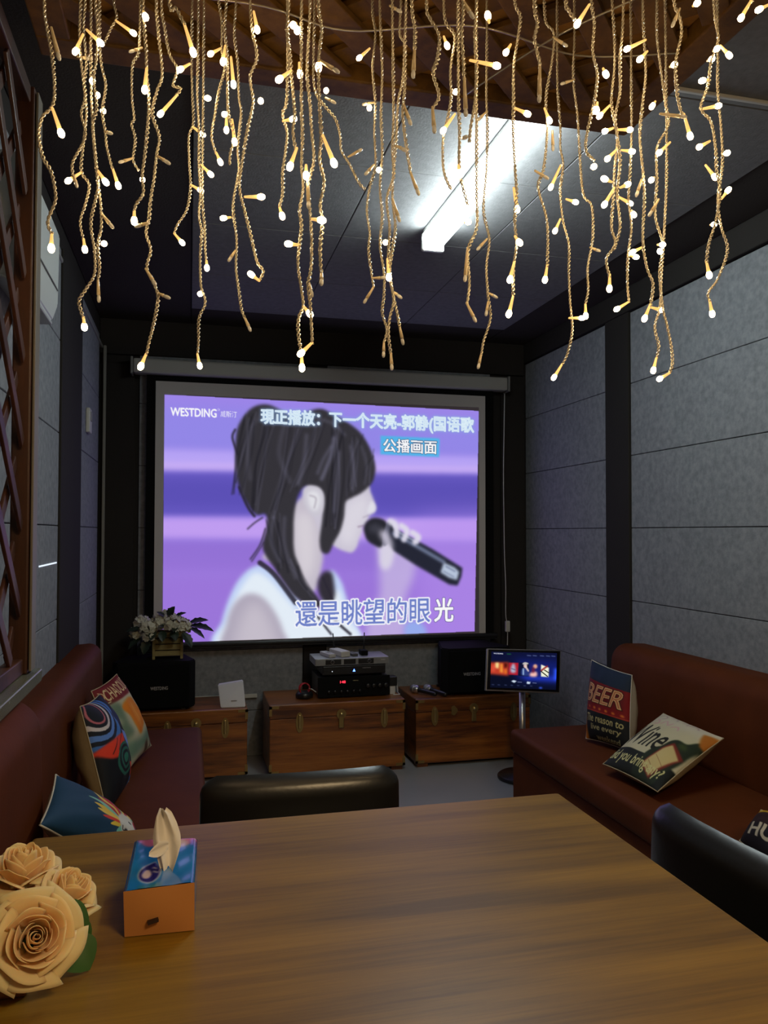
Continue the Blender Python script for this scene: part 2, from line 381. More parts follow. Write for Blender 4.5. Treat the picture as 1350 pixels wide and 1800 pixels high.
# -- the projected picture, painted in the coordinates of a close look at the photograph
IX0, IX1, IZ0, IZ1 = -.141, 1.704, .664, 2.032
CW, CH = 600, 445
def zmap(p):
    q = at(250 + p[0]*.48148, 640 + p[1]*.48148, Y=4.452); return ((q.x-IX0)/(IX1-IX0)*CW, (IZ1-q.z)/(IZ1-IZ0)*CH)
cv = Canvas(CW, CH, (60, 58, 62), zmap)
Q = [(82, 112), (1228, 172), (1212, 975), (75, 1018)]
def strip(y0l, y0r, y1l, y1r, col, blur=4, alpha=1): cv.poly([(40, y0l), (1260, y0r), (1260, y1l*0+y1r), (40, y1l)], col, alpha, blur, False)
strip(60, 100, 1100, 1060, (160, 136, 236), 0)
strip(150, 200, 330, 350, (150, 138, 236), 12)
strip(310, 340, 392, 405, (186, 166, 250), 5); strip(355, 375, 392, 402, (202, 176, 250), 4)
strip(392, 404, 560, 566, (104, 90, 196), 5); strip(420, 430, 520, 530, (94, 82, 186), 8)
strip(560, 566, 640, 650, (196, 160, 246), 5)
strip(640, 650, 760, 770, (150, 116, 218), 6); strip(740, 750, 1100, 1060, (158, 120, 222), 14)
cv.poly([(1000, 560), (1260, 540), (1260, 1000), (1000, 1000)], (186, 146, 244), .5, 22, False)
# shirt, arm
cv.poly([(275, 1030), (290, 940), (315, 860), (350, 790), (400, 742), (450, 738), (520, 800), (600, 880), (650, 900), (668, 800), (690, 752), (725, 790), (745, 850), (772, 930), (800, 1020), (640, 1040)], (196, 214, 250), 1, 3)
cv.poly([(300, 1030), (312, 940), (335, 870), (372, 800), (415, 760), (470, 790), (540, 870), (610, 930), (690, 840), (720, 830), (745, 920), (770, 1020)], (232, 242, 252), 1, 4)
cv.poly([(300, 1040), (308, 950), (330, 885), (368, 845), (410, 838), (450, 860), (490, 915), (515, 975), (528, 1040)], (178, 170, 188), 1, 4)
cv.poly([(345, 1040), (352, 960), (380, 890), (415, 868), (450, 905), (480, 970), (492, 1040)], (206, 198, 210), .8, 10)
# neck and face
cv.poly([(545, 520), (650, 470), (660, 680), (655, 740), (640, 810), (612, 836), (580, 800), (555, 740), (470, 720), (440, 700), (520, 640)], (200, 192, 206), 1, 3)
cv.poly([(560, 560), (620, 560), (630, 700), (600, 790), (570, 730)], (226, 220, 226), .7, 8)
cv.poly([(600, 440), (700, 420), (800, 430), (826, 440), (834, 468), (846, 500), (853, 522), (848, 540), (828, 552), (822, 572), (812, 588), (796, 594), (804, 604), (798, 622), (790, 640), (784, 664), (768, 686), (742, 684), (700, 664), (650, 620)], (206, 200, 216), 1, 2)
cv.poly([(740, 520), (800, 480), (828, 500), (820, 560), (790, 600), (778, 650), (740, 660), (715, 620)], (226, 222, 232), .8, 8)
cv.poly([(838, 500), (852, 522), (846, 540), (822, 546), (826, 520)], (232, 232, 240), .8, 2)
cv.stroke([(788, 594), (806, 590)], 3, (150, 130, 150), .7, 1); cv.stroke([(806, 560), (826, 552)], 2, (160, 145, 165), .6, 1)
# hair mass
cv.poly([(384, 176), (420, 152), (462, 150), (500, 166), (560, 196), (600, 176), (650, 164), (690, 180), (740, 208), (795, 250), (832, 310), (850, 370), (846, 415), (832, 442), (800, 470), (765, 488), (742, 505), (736, 560), (722, 610), (700, 650), (680, 690), (655, 684), (648, 640), (658, 560), (662, 480), (640, 452), (600, 446), (572, 474), (556, 540), (552, 620), (556, 690), (575, 740), (600, 800), (640, 850), (655, 884), (612, 880), (560, 850), (520, 800), (480, 740), (452, 700), (440, 660), (456, 590), (450, 548), (415, 548), (372, 490), (350, 430), (342, 370), (340, 300), (350, 230)], (54, 52, 58), 1, 2.5)
cv.poly([(690, 760), (700, 800), (702, 850), (680, 880), (650, 850), (640, 800), (660, 760)], (52, 48, 58), 1, 3)
for pts, wd in [([(340, 240), (330, 270), (350, 330)], 4), ([(355, 450), (385, 520), (410, 555)], 5), ([(440, 560), (410, 580), (385, 602)], 2.5), ([(450, 600), (430, 660), (395, 712)], 2.5), ([(445, 650), (420, 690), (400, 720)], 2), ([(430, 725), (480, 765), (545, 850), (560, 870)], 9), ([(660, 780), (690, 850), (700, 880)], 4), ([(690, 920), (720, 950), (760, 985)], 5), ([(640, 920), (670, 960), (690, 985)], 4)]:
    cv.stroke(pts, wd, (46, 42, 54), .9, 1)
hr_ = random.Random(5)
for x0, y0, x1, y1, nn in ((400, 190, 350, 470, 10), (470, 190, 420, 540, 10), (560, 220, 470, 560, 10), (640, 210, 560, 470, 8), (720, 230, 690, 600, 12), (790, 270, 760, 480, 10), (830, 320, 820, 440, 5), (480, 560, 520, 760, 9), (560, 720, 620, 860, 6)):
    for q in range(nn):
        a_, b_ = hr_.uniform(-32, 32), hr_.uniform(-32, 32); cv.stroke([(x0+a_, y0+hr_.uniform(-15, 25)), ((x0+x1)/2+(a_+b_)/2+hr_.uniform(-14, 14), (y0+y1)/2), (x1+b_*.7, y1+hr_.uniform(-40, 10))], hr_.uniform(1.2, 3.2), hr_.choice([(34, 33, 40), (30, 29, 36), (78, 76, 88), (88, 86, 104)]), hr_.uniform(.25, .6), 1)
for pts, wd, al in [([(700, 270), (690, 330), (672, 380), (655, 420)], 7, .55), ([(690, 300), (660, 350), (640, 400)], 5, .4), ([(760, 300), (772, 380), (766, 460)], 6, .3), ([(720, 320), (712, 420), (700, 540)], 5, .35), ([(800, 300), (818, 370), (812, 440)], 4, .3), ([(480, 560), (470, 640), (500, 720)], 6, .3), ([(520, 560), (520, 660), (560, 780)], 6, .3), ([(400, 240), (385, 320), (395, 420)], 8, .16), ([(520, 220), (500, 330), (540, 430)], 8, .18), ([(600, 260), (590, 360), (570, 440)], 7, .3), ([(430, 190), (400, 230)], 6, .2), ([(640, 200), (700, 220), (740, 260)], 5, .3)]:
    cv.stroke(pts, wd, (126, 124, 150), al, 2)
cv.poly([(590, 452), (640, 448), (662, 480), (660, 530), (640, 556), (610, 545), (588, 500)], (206, 202, 214), 1, 2)
cv.poly([(605, 470), (640, 466), (650, 500), (636, 535), (612, 520)], (232, 232, 238), .9, 3); cv.stroke([(612, 480), (634, 490), (628, 525)], 3, (160, 150, 165), .6, 1)
# hand, forearm and microphone
cv.poly([(862, 700), (870, 640), (990, 640), (1000, 720), (985, 790), (960, 860), (955, 990), (820, 1000), (835, 900), (866, 840)], (214, 204, 232), .62, 7)
cv.poly([(862, 640), (880, 590), (910, 566), (930, 585), (925, 650), (905, 740), (870, 740)], (226, 222, 236), .8, 4)
cv.poly([(812, 622), (808, 596), (820, 574), (845, 561), (880, 568), (896, 590), (890, 630), (872, 668), (845, 660), (822, 644)], (40, 40, 48), 1, 1.5)
cv.ell((850, 600), 24, 18, (72, 72, 84), .7, 4)
cv.poly([(893, 580), (915, 585), (908, 640), (885, 665), (876, 640)], (92, 92, 110), 1, 1)
cv.poly([(905, 590), (960, 622), (1060, 676), (1168, 744), (1164, 775), (1150, 808), (1120, 804), (1000, 735), (915, 680), (896, 655)], (38, 40, 54), 1, 1.5, False)
cv.stroke([(918, 618), (1000, 664), (1100, 722)], 7, (128, 140, 172), .8, 2); cv.stroke([(925, 608), (1005, 652)], 4, (170, 182, 214), .7, 1)
cv.poly([(1100, 724), (1140, 742), (1156, 758), (1148, 788), (1120, 780), (1088, 760)], (186, 200, 222), 1, 1.5, False)
cv.stroke([(1108, 738), (1140, 756)], 3, (120, 130, 160), .8, 1); cv.stroke([(1100, 756), (1136, 776)], 3, (130, 140, 168), .7, 1)
for pts in [[(905, 575), (925, 590), (928, 625)], [(945, 590), (966, 608), (955, 640)], [(985, 615), (1008, 632), (995, 650)]]: cv.stroke(pts, 11, (226, 222, 238), .95, 2)
cv.stroke([(880, 620), (900, 660), (890, 720)], 16, (220, 214, 232), .8, 4)
cv.poly([(960, 950), (1000, 935), (1035, 965), (1030, 1010), (965, 1010)], (150, 186, 244), .8, 4)
# writing
cv.text('WESTDING', (105, 189), (272, 196), 30, (250, 250, 255), grow=.6); cv.text('®', (275, 172), (284, 172), 9, (240, 240, 255))
cv.text('威斯汀', (286, 194), (346, 197), 23, (244, 244, 255), grow=.3)
tt = '現正播放：下一个天亮-郭静(国语歌'
bx = cv.text(tt, (434, 226), (1209, 259), 62, (140, 176, 226), alpha=.85, blur=1.5, grow=2.2)
cv.text(tt, (434, 226), (1209, 259), 62, (232, 248, 255), box=bx, grow=1.1); cv.text(tt, (434, 226), (1209, 259), 62, (176, 206, 236), alpha=.4, box=bx)
cv.poly([(870, 262), (1085, 272), (1083, 340), (869, 330)], (86, 182, 236), 1, 1, False)
bx = cv.text('公播画面', (880, 321), (1074, 329), 48, (46, 60, 96), grow=1.6); cv.text('公播画面', (880, 321), (1074, 329), 48, (250, 252, 255), box=bx, grow=.7)
sub = '還是眺望的眼'
cv.text(sub, (560, 958), (1050, 942), 92, (246, 248, 255), grow=3.2); cv.text(sub, (560, 958), (1050, 942), 92, (112, 130, 202), grow=.5)
cv.text('光', (1066, 939), (1134, 937), 84, (74, 70, 126), grow=2.2); cv.text('光', (1066, 939), (1134, 937), 84, (252, 252, 255), grow=1.3)
cv.a = np.clip(cv.a, 0, 1)
mask = cv.polymask(cv.m(Q)); cv.comp(1-mask, (52, 46, 48), 1)
def picpos(U, V): return np.stack([IX0+U*(IX1-IX0), np.full(U.shape, YS-.0045), IZ1-V*(IZ1-IZ0)], -1)
po = sheet('projected_picture', cv, picpos, vcol('projected_light', emit=SCREEN_L), scr, False)
po['label'] = 'bright purple picture of a singer with a microphone'

# ================================================================== ceiling tube lamp
tl = thing('tube_lamp', 'bright white tube lamp mounted on the grey ceiling', 'ceiling lamp', (.9, 2.35, ZC-.01))
b = MB(); b.box(.865, .935, 1.86, 2.86, 2.415, ZC-.010, .006); b.build('base', WHITE, tl)
b = MB(); b.tube([(.9, 1.88, 2.396), (.9, 2.84, 2.396)], .044, 20); b.build('tube', E('tube_light', rgb(236, 250, 250), TUBE_L), tl, True)
for y in (1.862, 2.842):
    b = MB(); b.box(.855, .945, y-.012, y+.012, 2.350, 2.420, .008); b.build('end_cap', WHITE, tl)

# ================================================================== hanging wooden lattice of the near half
lat = thing('ceiling_lattice', 'brown wooden lattice panel hanging under the near ceiling', 'lattice', (.3, 1.0, 2.3))
LX0, LX1, LY0, LY1 = -.32, 1.09, .15, 1.79
for nm, q in [('frame_beam', (LX0, LX1, LY1-.07, LY1)), ('frame_beam', (LX0, LX1, LY0, LY0+.07)), ('frame_beam', (LX0, LX0+.07, LY0+.07, LY1-.07)), ('frame_beam', (LX1-.07, LX1, LY0+.07, LY1-.07))]:
    b = MB(); b.box(*q, 2.30, 2.345, .004); b.build(nm, LWOOD, lat)
def clip_seg(p, d, x0, x1, y0, y1):
    t0, t1 = -9, 9
    for (o, k, lo, hi) in ((p[0], d[0], x0, x1), (p[1], d[1], y0, y1)):
        a, c = sorted(((lo-o)/k, (hi-o)/k)); t0, t1 = max(t0, a), min(t1, c)
    return (t0, t1) if t1-t0 > .03 else None
for sgn, z in ((1, 2.312), (-1, 2.330)):
    k = -12
    while k < 26:
        p = (LX0 + k*.155, LY0); d = (sgn*.7071, .7071); r = clip_seg(p, d, LX0+.06, LX1-.06, LY0+.06, LY1-.06); k += 1
        if not r: continue
        b = MB(); b.bar((p[0]+d[0]*r[0], p[1]+d[1]*r[0], z), (p[0]+d[0]*r[1], p[1]+d[1]*r[1], z), .058, .014, bev=.002); b.build('slat', LWOOD, lat)
b = MB(); b.box(LX0+.01, LX1-.01, LY0+.01, LY1-.01, 2.346, 2.356); b.build('backing_board', wood('tan_board', rgb(150, 104, 52), rgb(178, 130, 70), rgb(196, 148, 86), rough=.7, coat=0), lat)
for x, y in ((LX0+.1, LY0+.1), (LX1-.1, LY0+.1), (LX0+.1, LY1-.1), (LX1-.1, LY1-.1)):
    b = MB(); b.tube([(x, y, 2.34), (x, y, ZC-.004)], .006, 8); b.build('hanger', BLACK, lat)

# ================================================================== left lattice partition on the ledge above the near sofa back
lp = thing('lattice_partition', 'dark brown wooden lattice partition with a post on the left', 'partition', (-.34, 1.1, .93))
b = MB(); b.box(-.392, -.352, 1.90, 1.96, .95, 2.29, .004); b.build('post', DWOOD, lp)
b = MB(); b.box(-.350, -.344, 1.905, 1.955, .955, 2.28, .002); b.build('edge_strip', P('grey_brown_strip', (.17, .15, .12), .5), lp)
b = MB(); b.box(-.39, -.36, .3, 1.90, .95, .985, .003); b.build('bottom_rail', DWOOD, lp)
b = MB(); b.box(-.39, -.36, .3, 1.90, 2.25, 2.29, .003); b.build('top_rail', DWOOD, lp)
for sgn, x in ((1, -.382), (-1, -.368)):
    for k in range(-10, 17):
        p = (.3 + k*.19, .975); d = (sgn*.7071, .7071); r = clip_seg(p, d, .31, 1.895, .99, 2.245)
        if not r: continue
        b = MB(); b.bar((x, p[0]+d[0]*r[0], p[1]+d[1]*r[0]), (x, p[0]+d[0]*r[1], p[1]+d[1]*r[1]), .030, .008, up=Vector((1, 0, 0)), bev=.002); b.build('slat', DWOOD, lp)
tag(MB().box(-.468, -.335, .3, 1.99, .918, .949, .004).build('ledge', STONE), 'grey-green stone ledge with a pale edge under the lattice partition', 'ledge')

# ================================================================== air conditioner on the left wall
ac = thing('air_conditioner', 'white wall air conditioner high on the left wall behind the post', 'air conditioner', (-.42, 2.0, 1.85))
prof = [(-.484, 1.90), (-.42, 1.868), (-.392, 1.885), (-.378, 1.93), (-.375, 2.13), (-.395, 2.18), (-.484, 2.185)]
Mx = Matrix(((1, 0, 0, 0), (0, 0, 1, 0), (0, 1, 0, 0), (0, 0, 0, 1)))
ACW = P('ac_white', (.60, .63, .62), .35)
b = MB(); b.prism(prof, 2.0, 2.42, Mx, .004); smooth_by_angle(b.build('body', ACW, ac))
b = MB(); b.box(-.425, -.388, 2.03, 2.39, 1.864, 1.874, .003); b.build('flap', P('ac_flap', (.42, .44, .44), .4), ac)
b = MB(); b.box(-.3765, -.374, 2.01, 2.40, 1.966, 1.969); b.build('panel_line', P('ac_line', (.12, .12, .12), .5), ac)
sw = thing('wall_switch', 'small pale switch box on the far left felt wall', 'switch', (XL+.012, 3.885, 1.79))
b = MB(); b.box(XL+.012, XL+.03, 3.845, 3.925, 1.735, 1.85, .004); b.build('plate', CREAMP, sw)
b = MB(); b.box(XL+.03, XL+.034, 3.86, 3.91, 1.79, 1.835, .002); b.build('display', P('switch_display', (.3, .3, .28), .3), sw)

# ================================================================== sofas
def rounded_back(name, x_wall, x_front, y0, y1, z0, z1, parent, sgn, bulge=.02, sink=.03):
    """upholstered back: profile in x/z swept along y with rounded ends"""
    n = 14; prof = []
    # from the foot of the front face up over the rounded top to the wall
    t = abs(x_front-x_wall); rr = min(t*.48, .075)
    pts = [(0, z0), (0.004, z0+.1), (-bulge*.4, (z0+z1)/2), (0, z1-rr)]
    for k in range(1, 8):
        a = k/8*math.pi/2; pts.append((rr-rr*math.cos(a), z1-rr+rr*math.sin(a)))
    for k in range(0, 6): pts.append((rr + (t-rr)*k/5, z1 - .004*k/5))
    pts.append((t, z0))
    ys = [y0] + [y0 + .05*(1-math.cos(k/6*math.pi/2)) for k in range(1, 7)] + [y0+.05+(y1-y0-.1)*k/10 for k in range(1, 10)] + [y1-.05*(1-math.sin(k/6*math.pi/2)) for k in range(0, 7)]
    m = MB(); V = []
    for y in ys:
        e = min(y-y0, y1-y); s_ = 1 - (1 - min(1, e/.05))**2; inset = .03*(1-math.sqrt(max(0, s_)))
        V.append([m.bm.verts.new((x_front - sgn*(-p - (inset if p < t*.5 else 0)), y, z - (inset if z > z0+.05 and p <= t else 0)*.8)) for p, z in pts])
    for i in range(len(V)-1):
        for j in range(len(pts)-1): m.bm.faces.new((V[i][j], V[i][j+1], V[i+1][j+1], V[i+1][j]))
    m.bm.faces.new(V[0]); m.bm.faces.new(V[-1][::-1])
    for r in (V,):
        for i in range(len(V)-1): m.bm.faces.new((V[i][-1], V[i][0], V[i+1][0], V[i+1][-1]))
    return smooth_by_angle(m.build(name, MAROON, parent), 50)
def sofa(label, xw, xf, xseat, y0, y1, zs, zt):
    sgn = 1 if xf > xw else -1      # +1: back stands on the left wall
    t = thing('bench_sofa', label, 'sofa', ((xw+xseat)/2, (y0+y1)/2, 0), 'maroon bench sofas')
    a, c = sorted((xf+sgn*.0, xseat)); m = MB(); m.box(a, c, y0, y1, zs-.10, zs, .022, 4); smooth_by_angle(m.build('seat', MAROON, t), 50)
    a, c = sorted((xw, xseat-sgn*.012)); m = MB(); m.box(a, c, y0+.012, y1-.012, .03, zs-.099, .006, 2); m.build('base', MAROON, t)
    a, c = sorted((xw, xseat-sgn*.05)); m = MB(); m.box(a, c, y0+.04, y1-.04, 0, .03); m.build('plinth', MATTE, t)
    rounded_back('backrest', xw, xf, y0, y1, zs-.09, zt, t, -sgn)
    return t
sofa('maroon leather bench sofa along the right wall with printed cushions', XR-.014, 1.875, 1.385, -.2, 3.25, .40, .765)
sofa('maroon leather bench sofa on the left, far one below the dark post', XL+.014, -.365, .06, 1.90, 3.62, .40, .79)
sofa('maroon leather bench sofa at the far-left end of the table, below the lattice partition', XL+.014, -.305, .0, .2, 1.85, .40, .915)

# ================================================================== dining table
tb = thing('dining_table', 'brown wooden table with a smooth top in the foreground', 'table', (.235, .84, 0))
TX0, TX1, TY0, TY1 = -.255, .722, .22, 1.445
b = MB(); b.box(TX0, TX1, TY0, TY1, .712, .75, .007, 3); b.build('tabletop', TABLE, tb)
b = MB(); b.box(TX0+.06, TX1-.06, TY0+.06, TY1-.06, .64, .712); b.build('apron', TABLE, tb)
for x in (.06, TX1-.12):
    for y in (TY0+.05, TY1-.12):
        b = MB(); b.box(x, x+.07, y, y+.07, 0, .712, .004); b.build('leg', TABLE, tb)

# ================================================================== chairs
def chair(label):
    t = thing('dining_chair', label, 'chair', (0, 0, 0), 'black leather chairs at the table')
    m = MB(); m.box(-.21, .21, -.22, .20, .40, .47, .02, 3); smooth_by_angle(m.build('seat', BLEATH, t), 50)
    # back: padded, slightly bowed slab, plump top
    def f(u, v):
        a = u*2*math.pi; cx, cy = math.cos(a), math.sin(a)
        n = .34; sx = math.copysign(abs(cx)**n, cx); sy = math.copysign(abs(cy)**.8, cy)
        h = .43 + v*.33; th = .030 + .004*math.sin(v*3)
        if v > .86: k = (v-.86)/.14; th *= math.sqrt(max(.0, 1-k*k)) ; 
        wd = .213 - .034*max(0, (v-.86)/.14)**3
        return Vector((sx*wd, .185 + .03*(h-.43) + sy*th + .012*(sx*sx), h))
    m = MB(); m.grid(f, 64, 30, True); m.bm.faces.ensure_lookup_table()
    smooth_by_angle(m.build('backrest', BLEATH, t), 60)
    for sx in (-.185, .185):
        for y0, y1 in ((-.19, -.2), (.17, .2)):
            m = MB(); m.tube([(sx, y1, 0), (sx, y0, .41)], [.014, .02], 10); m.build('leg', DWOOD, t, True)
    return t
ch = chair('black leather chair at the far end of the table')
ch.location = (.232, 1.47, 0); ch.rotation_euler = (0, 0, math.radians(-1.5))
c2 = copy_tree(ch); c2['label'] = 'black leather chair at the right long side of the table'
c2.location = (.69, 1.12, 0.02); c2.location.z = 0; c2.rotation_euler = (0, 0, math.radians(-86))

# ================================================================== wooden chests along the back wall
def bracket(m, x, z, sx, sz, y):
    m.box(min(x, x+sx*.05), max(x, x+sx*.05), y-.003, y, min(z, z+sz*.014), max(z, z+sz*.014)); m.box(min(x, x+sx*.014), max(x, x+sx*.014), y-.003, y, min(z, z+sz*.05), max(z, z+sz*.05))
def chest(label, x0, x1, y0, y1, h, latches):
    t = thing('wooden_chest', label, 'chest', ((x0+x1)/2, (y0+y1)/2, 0), 'wooden chests under the screen')
    m = MB(); m.box(x0, x1, y0, y1, .02, h-.075, .003, 1)
    m.build('body', CHEST, t)
    m = MB(); m.box(x0-.002, x1+.002, y0-.002, y1, h-.073, h, .006, 2); m.build('lid', CHEST, t)
    for x in (x0+.01, x1-.07):
        for y in (y0+.01, y1-.07): 
            m = MB(); m.box(x, x+.06, y, y+.06, 0, .02); m.build('foot', CHEST, t)
    for (xx, sx) in ((x0-.003, 1), (x1+.003, -1)):
        m = MB(); bracket(m, xx, h-.006, sx, -1, y0-.002); m.build('corner_bracket', BRASS, t)
        m = MB(); bracket(m, xx, .024, sx, 1, y0-.0005); m.build('corner_bracket', BRASS, t)
    for lx, kind in latches:
        z = h-.075
        if kind == 'draw':
            m = MB(); Mf = Matrix(((1, 0, 0, lx), (0, 0, -1, y0-.002), (0, 1, 0, z-.02), (0, 0, 0, 1)))
            m.prism([(.020*math.cos(a), .052*math.sin(a)) for a in np.linspace(0, 2*math.pi, 20)[:-1]], 0, .004, Mf); la = m.build('latch', BRASS, t)
            m = MB(); m.box(lx-.006, lx+.006, y0-.016, y0-.006, z-.05, z+.022, .003); m.build('lever', P('bright_brass', (.5, .37, .15), .35, metal=.85), la)
        elif kind == 'lock':
            m = MB(); Mf = Matrix(((1, 0, 0, lx), (0, 0, -1, y0-.002), (0, 1, 0, z+.012), (0, 0, 0, 1)))
            m.prism([(.026*math.cos(a), .026*math.sin(a)) for a in np.linspace(0, 2*math.pi, 18)[:-1]], 0, .006, Mf)
            m.box(lx-.014, lx+.014, y0-.010, y0-.001, z-.06, z+.01, .004); la = m.build('lock_plate', BRASS, t)
            m = MB(); m.lathe([(.009, 0), (.011, .004), (.009, .012), (0.002, .016)], Matrix(((1, 0, 0, lx), (0, 0, -1, y0-.008), (0, 1, 0, z+.012), (0, 0, 0, 1)))); m.build('knob', P('bright_brass', (.5, .37, .15), .35, metal=.85), la)
        else:
            m = MB(); Mf = Matrix(((1, 0, 0, lx), (0, 0, -1, y0-.002), (0, 1, 0, z+.005), (0, 0, 0, 1)))
            m.prism([(.018*math.cos(a)*(1+.25*math.cos(3*a)), .026*math.sin(a)) for a in np.linspace(0, 2*math.pi, 24)[:-1]], 0, .004, Mf); m.build('lock_plate', BRASS, t)
    return t
CY0, CY1 = 4.07, 4.44
chest('wooden chest under the stacked karaoke amplifiers, in the middle', .408, 1.128, 4.06, CY1, .378, [(.562, 'draw'), (.782, 'lock'), (1.015, 'draw')])
chest('wooden chest under the left speaker and flower box', -.44, .297, 4.10, CY1, .362, [(-.10, 'draw'), (.185, 'draw'), (.04, 'lock')])
chest('dark wooden chest under the right speaker, behind the tablet stand', 1.195, 1.86, CY0, CY1, .368, [(1.30, 'draw'), (1.41, 'plate'), (1.525, 'lock'), (1.76, 'draw')])

# ================================================================== loudspeakers
def speaker(label, x0, x1, y0, y1, z0, z1, lx, lw):
    t = thing('loudspeaker', label, 'loudspeaker', ((x0+x1)/2, (y0+y1)/2, z0), 'black karaoke loudspeakers')
    k = .07
    foot = [(x0+k, y1), (x0, y0+.05), (x0+.03, y0), (x1-.03, y0), (x1, y0+.05), (x1-k, y1)]
    m = MB(); m.prism(foot, z0+.012, z1, Matrix(), .006); m.build('cabinet', MATTE, t)
    m = MB(); m.box(x0+.03, x1-.03, y0-.014, y0+.001, z0+.02, z1-.012, .005); m.build('grille', GRILL, t)
    for x in (x0+.05, x1-.07):
        for y in (y0+.03, y1-.05):
            m = MB(); m.box(x, x+.02, y, y+.02, z0, z0+.012); m.build('foot', BLACK, t)
    text_mesh('lettering', 'WESTDING', (lx, y0-.0142, z0+.112), (1, 0, 0), (0, 0, 1), lw, .017, P('silver_print', (.5, .5, .5), .4, metal=.5), t, .0006, .02)
    return t
speaker('black loudspeaker under the white flower box, on the left chest', -.375, .036, 4.12, 4.42, .362, .612, -.185, .085)
speaker('black loudspeaker on the right chest, beside the tablet', 1.362, 1.775, 4.10, 4.42, .368, .628, 1.472, .10)

# ================================================================== amplifier stack
am = thing('amplifier', 'large black amplifier with red digits, lowest of the stack on the middle chest', 'amplifier', (.87, 4.25, .378))
b = MB(); b.box(.678, 1.062, 4.155, 4.41, .388, .490, .004); b.build('case', BLACK, am)
b = MB(); b.box(.672, 1.068, 4.146, 4.156, .384, .492, .003); fp = b.build('front_panel', MATTE, am)
for x in (.70, 1.02):
    b = MB(); b.box(x, x+.03, 4.17, 4.39, .378, .389); b.build('foot', MATTE, am)
text_mesh('digits', '148', (.792, 4.1455, .458), (1, 0, 0), (0, 0, 1), .030, .014, E('red_led', (1, .03, .06), 2.2), am, .0006, .02)
text_mesh('lettering', 'WESTDING', (.862, 4.1455, .468), (1, 0, 0), (0, 0, 1), .030, .005, P('gold_print', (.5, .42, .22), .4), am, .0006, .01)
for k in range(6):
    b = MB(); b.lathe([(.009, 0), (.009, .008), (.007, .012)], Matrix(((1, 0, 0, .73+k*.034), (0, 0, -1, 4.146), (0, 1, 0, .415), (0, 0, 0, 1))), 14); b.build('knob', BLACK, am, True)
for k in range(4):
    b = MB(); b.lathe([(.013, 0), (.013, .01), (.010, .014)], Matrix(((1, 0, 0, .945+k*.033), (0, 0, -1, 4.146), (0, 1, 0, .44), (0, 0, 0, 1))), 14); b.build('knob', BLACK, am, True)
pl = thing('media_player', 'black karaoke player with a blue light, between amplifier and silver receiver', 'media player', (.87, 4.27, .492))
b = MB(); b.box(.700, 1.048, 4.162, 4.40, .500, .548, .004); b.build('case', BLACK, pl)
for x in (.72, 1.0):
    b = MB(); b.box(x, x+.03, 4.18, 4.38, .4925, .501); b.build('foot', MATTE, pl)
b = MB(); Mf = Matrix(((1, 0, 0, .872), (0, 0, -1, 4.162), (0, 1, 0, .522), (0, 0, 0, 1))); b.prism([(-.007, -.006), (.007, -.006), (0, .008)], 0, .002, Mf); b.build('power_light', E('blue_led', (.06, .16, 1), 9), pl)
b = MB(); Mf = Matrix(((1, 0, 0, .752), (0, 0, -1, 4.162), (0, 1, 0, .520), (0, 0, 0, 1))); b.prism([(-.002, -.002), (.002, -.002), (.002, .002), (-.002, .002)], 0, .001, Mf); b.build('indicator', E('white_led', (.8, .9, 1), 1.2), pl)
text_mesh('lettering', 'WESTDING', (.918, 4.1618, .531), (1, 0, 0), (0, 0, 1), .046, .005, MATS['silver_print'], pl, .0006, .01)
rc = thing('wireless_receiver', 'silver microphone receiver with two antennas on top of the stack', 'receiver', (.86, 4.27, .548))
SIL2 = P('receiver_silver', (.30, .31, .31), .4, metal=.5)
b = MB(); b.box(.658, 1.066, 4.158, 4.36, .552, .590, .003); b.build('case', SIL2, rc)
for x in (.67, 1.03):
    b = MB(); b.box(x, x+.02, 4.17, 4.34, .548, .5525); b.build('foot', MATTE, rc)
for x0, x1 in ((.715, .80), (.815, .88), (.895, .98)):
    b = MB(); b.box(x0, x1, 4.1555, 4.159, .557, .585, .002); b.build('display_window', BLACK, rc)
for x in (.752, .955):
    b = MB(); b.lathe([(.011, 0), (.0095, .004), (.0085, .004), (.0085, 0)], Matrix(((1, 0, 0, x), (0, 0, -1, 4.156), (0, 1, 0, .571), (0, 0, 0, 1))), 18); b.build('dial_ring', SILV, rc)
b = MB(); b.box(1.02, 1.045, 4.1555, 4.159, .572, .578); b.build('badge', MATS['silver_print'], rc)
for x, dx in ((.805, -.012), (.968, .002)):
    b = MB(); b.tube([(x, 4.352, .588), (x+dx, 4.352, .645), (x+dx*1.3, 4.352, .70)], [.005, .004, .003], 8); b.build('antenna', BLACK, rc, True)
def remote(label, x, y, z, L, W, H, rz, mat, btn=True):
    t = thing('remote_control', label, 'remote control', (x, y, z), 'remote controls on the receiver')
    b = MB(); b.box(x-W/2, x+W/2, y-L/2, y+L/2, z, z+H, .003); b.build('case', mat, t)
    if btn:
        b = MB()
        for i in range(2):
            for j in range(3): b.box(x-.008+i*.010, x-.002+i*.010, y-.03+j*.02, y-.022+j*.02, z+H, z+H+.0015)
        b.build('buttons', P('grey_buttons', (.2, .2, .2), .6), t)
    t.rotation_euler = (0, 0, math.radians(rz)); return t
remote('pale grey remote control, leftmost on top of the silver receiver', .742, 4.25, .590, .13, .040, .020, 14, P('remote_grey', (.5, .49, .46), .5))
remote('wide white box-shaped remote lying second from left on the receiver', .812, 4.27, .590, .15, .055, .030, 16, P('remote_white', (.58, .56, .5), .5), False)
remote('small dark remote with a pale face, third from left on the receiver', .882, 4.25, .590, .08, .034, .014, 10, P('remote_dark', (.09, .09, .09), .5))
remote('small black remote box, rightmost on the receiver, before the antenna', .945, 4.26, .590, .07, .038, .026, 0, MATTE, False)
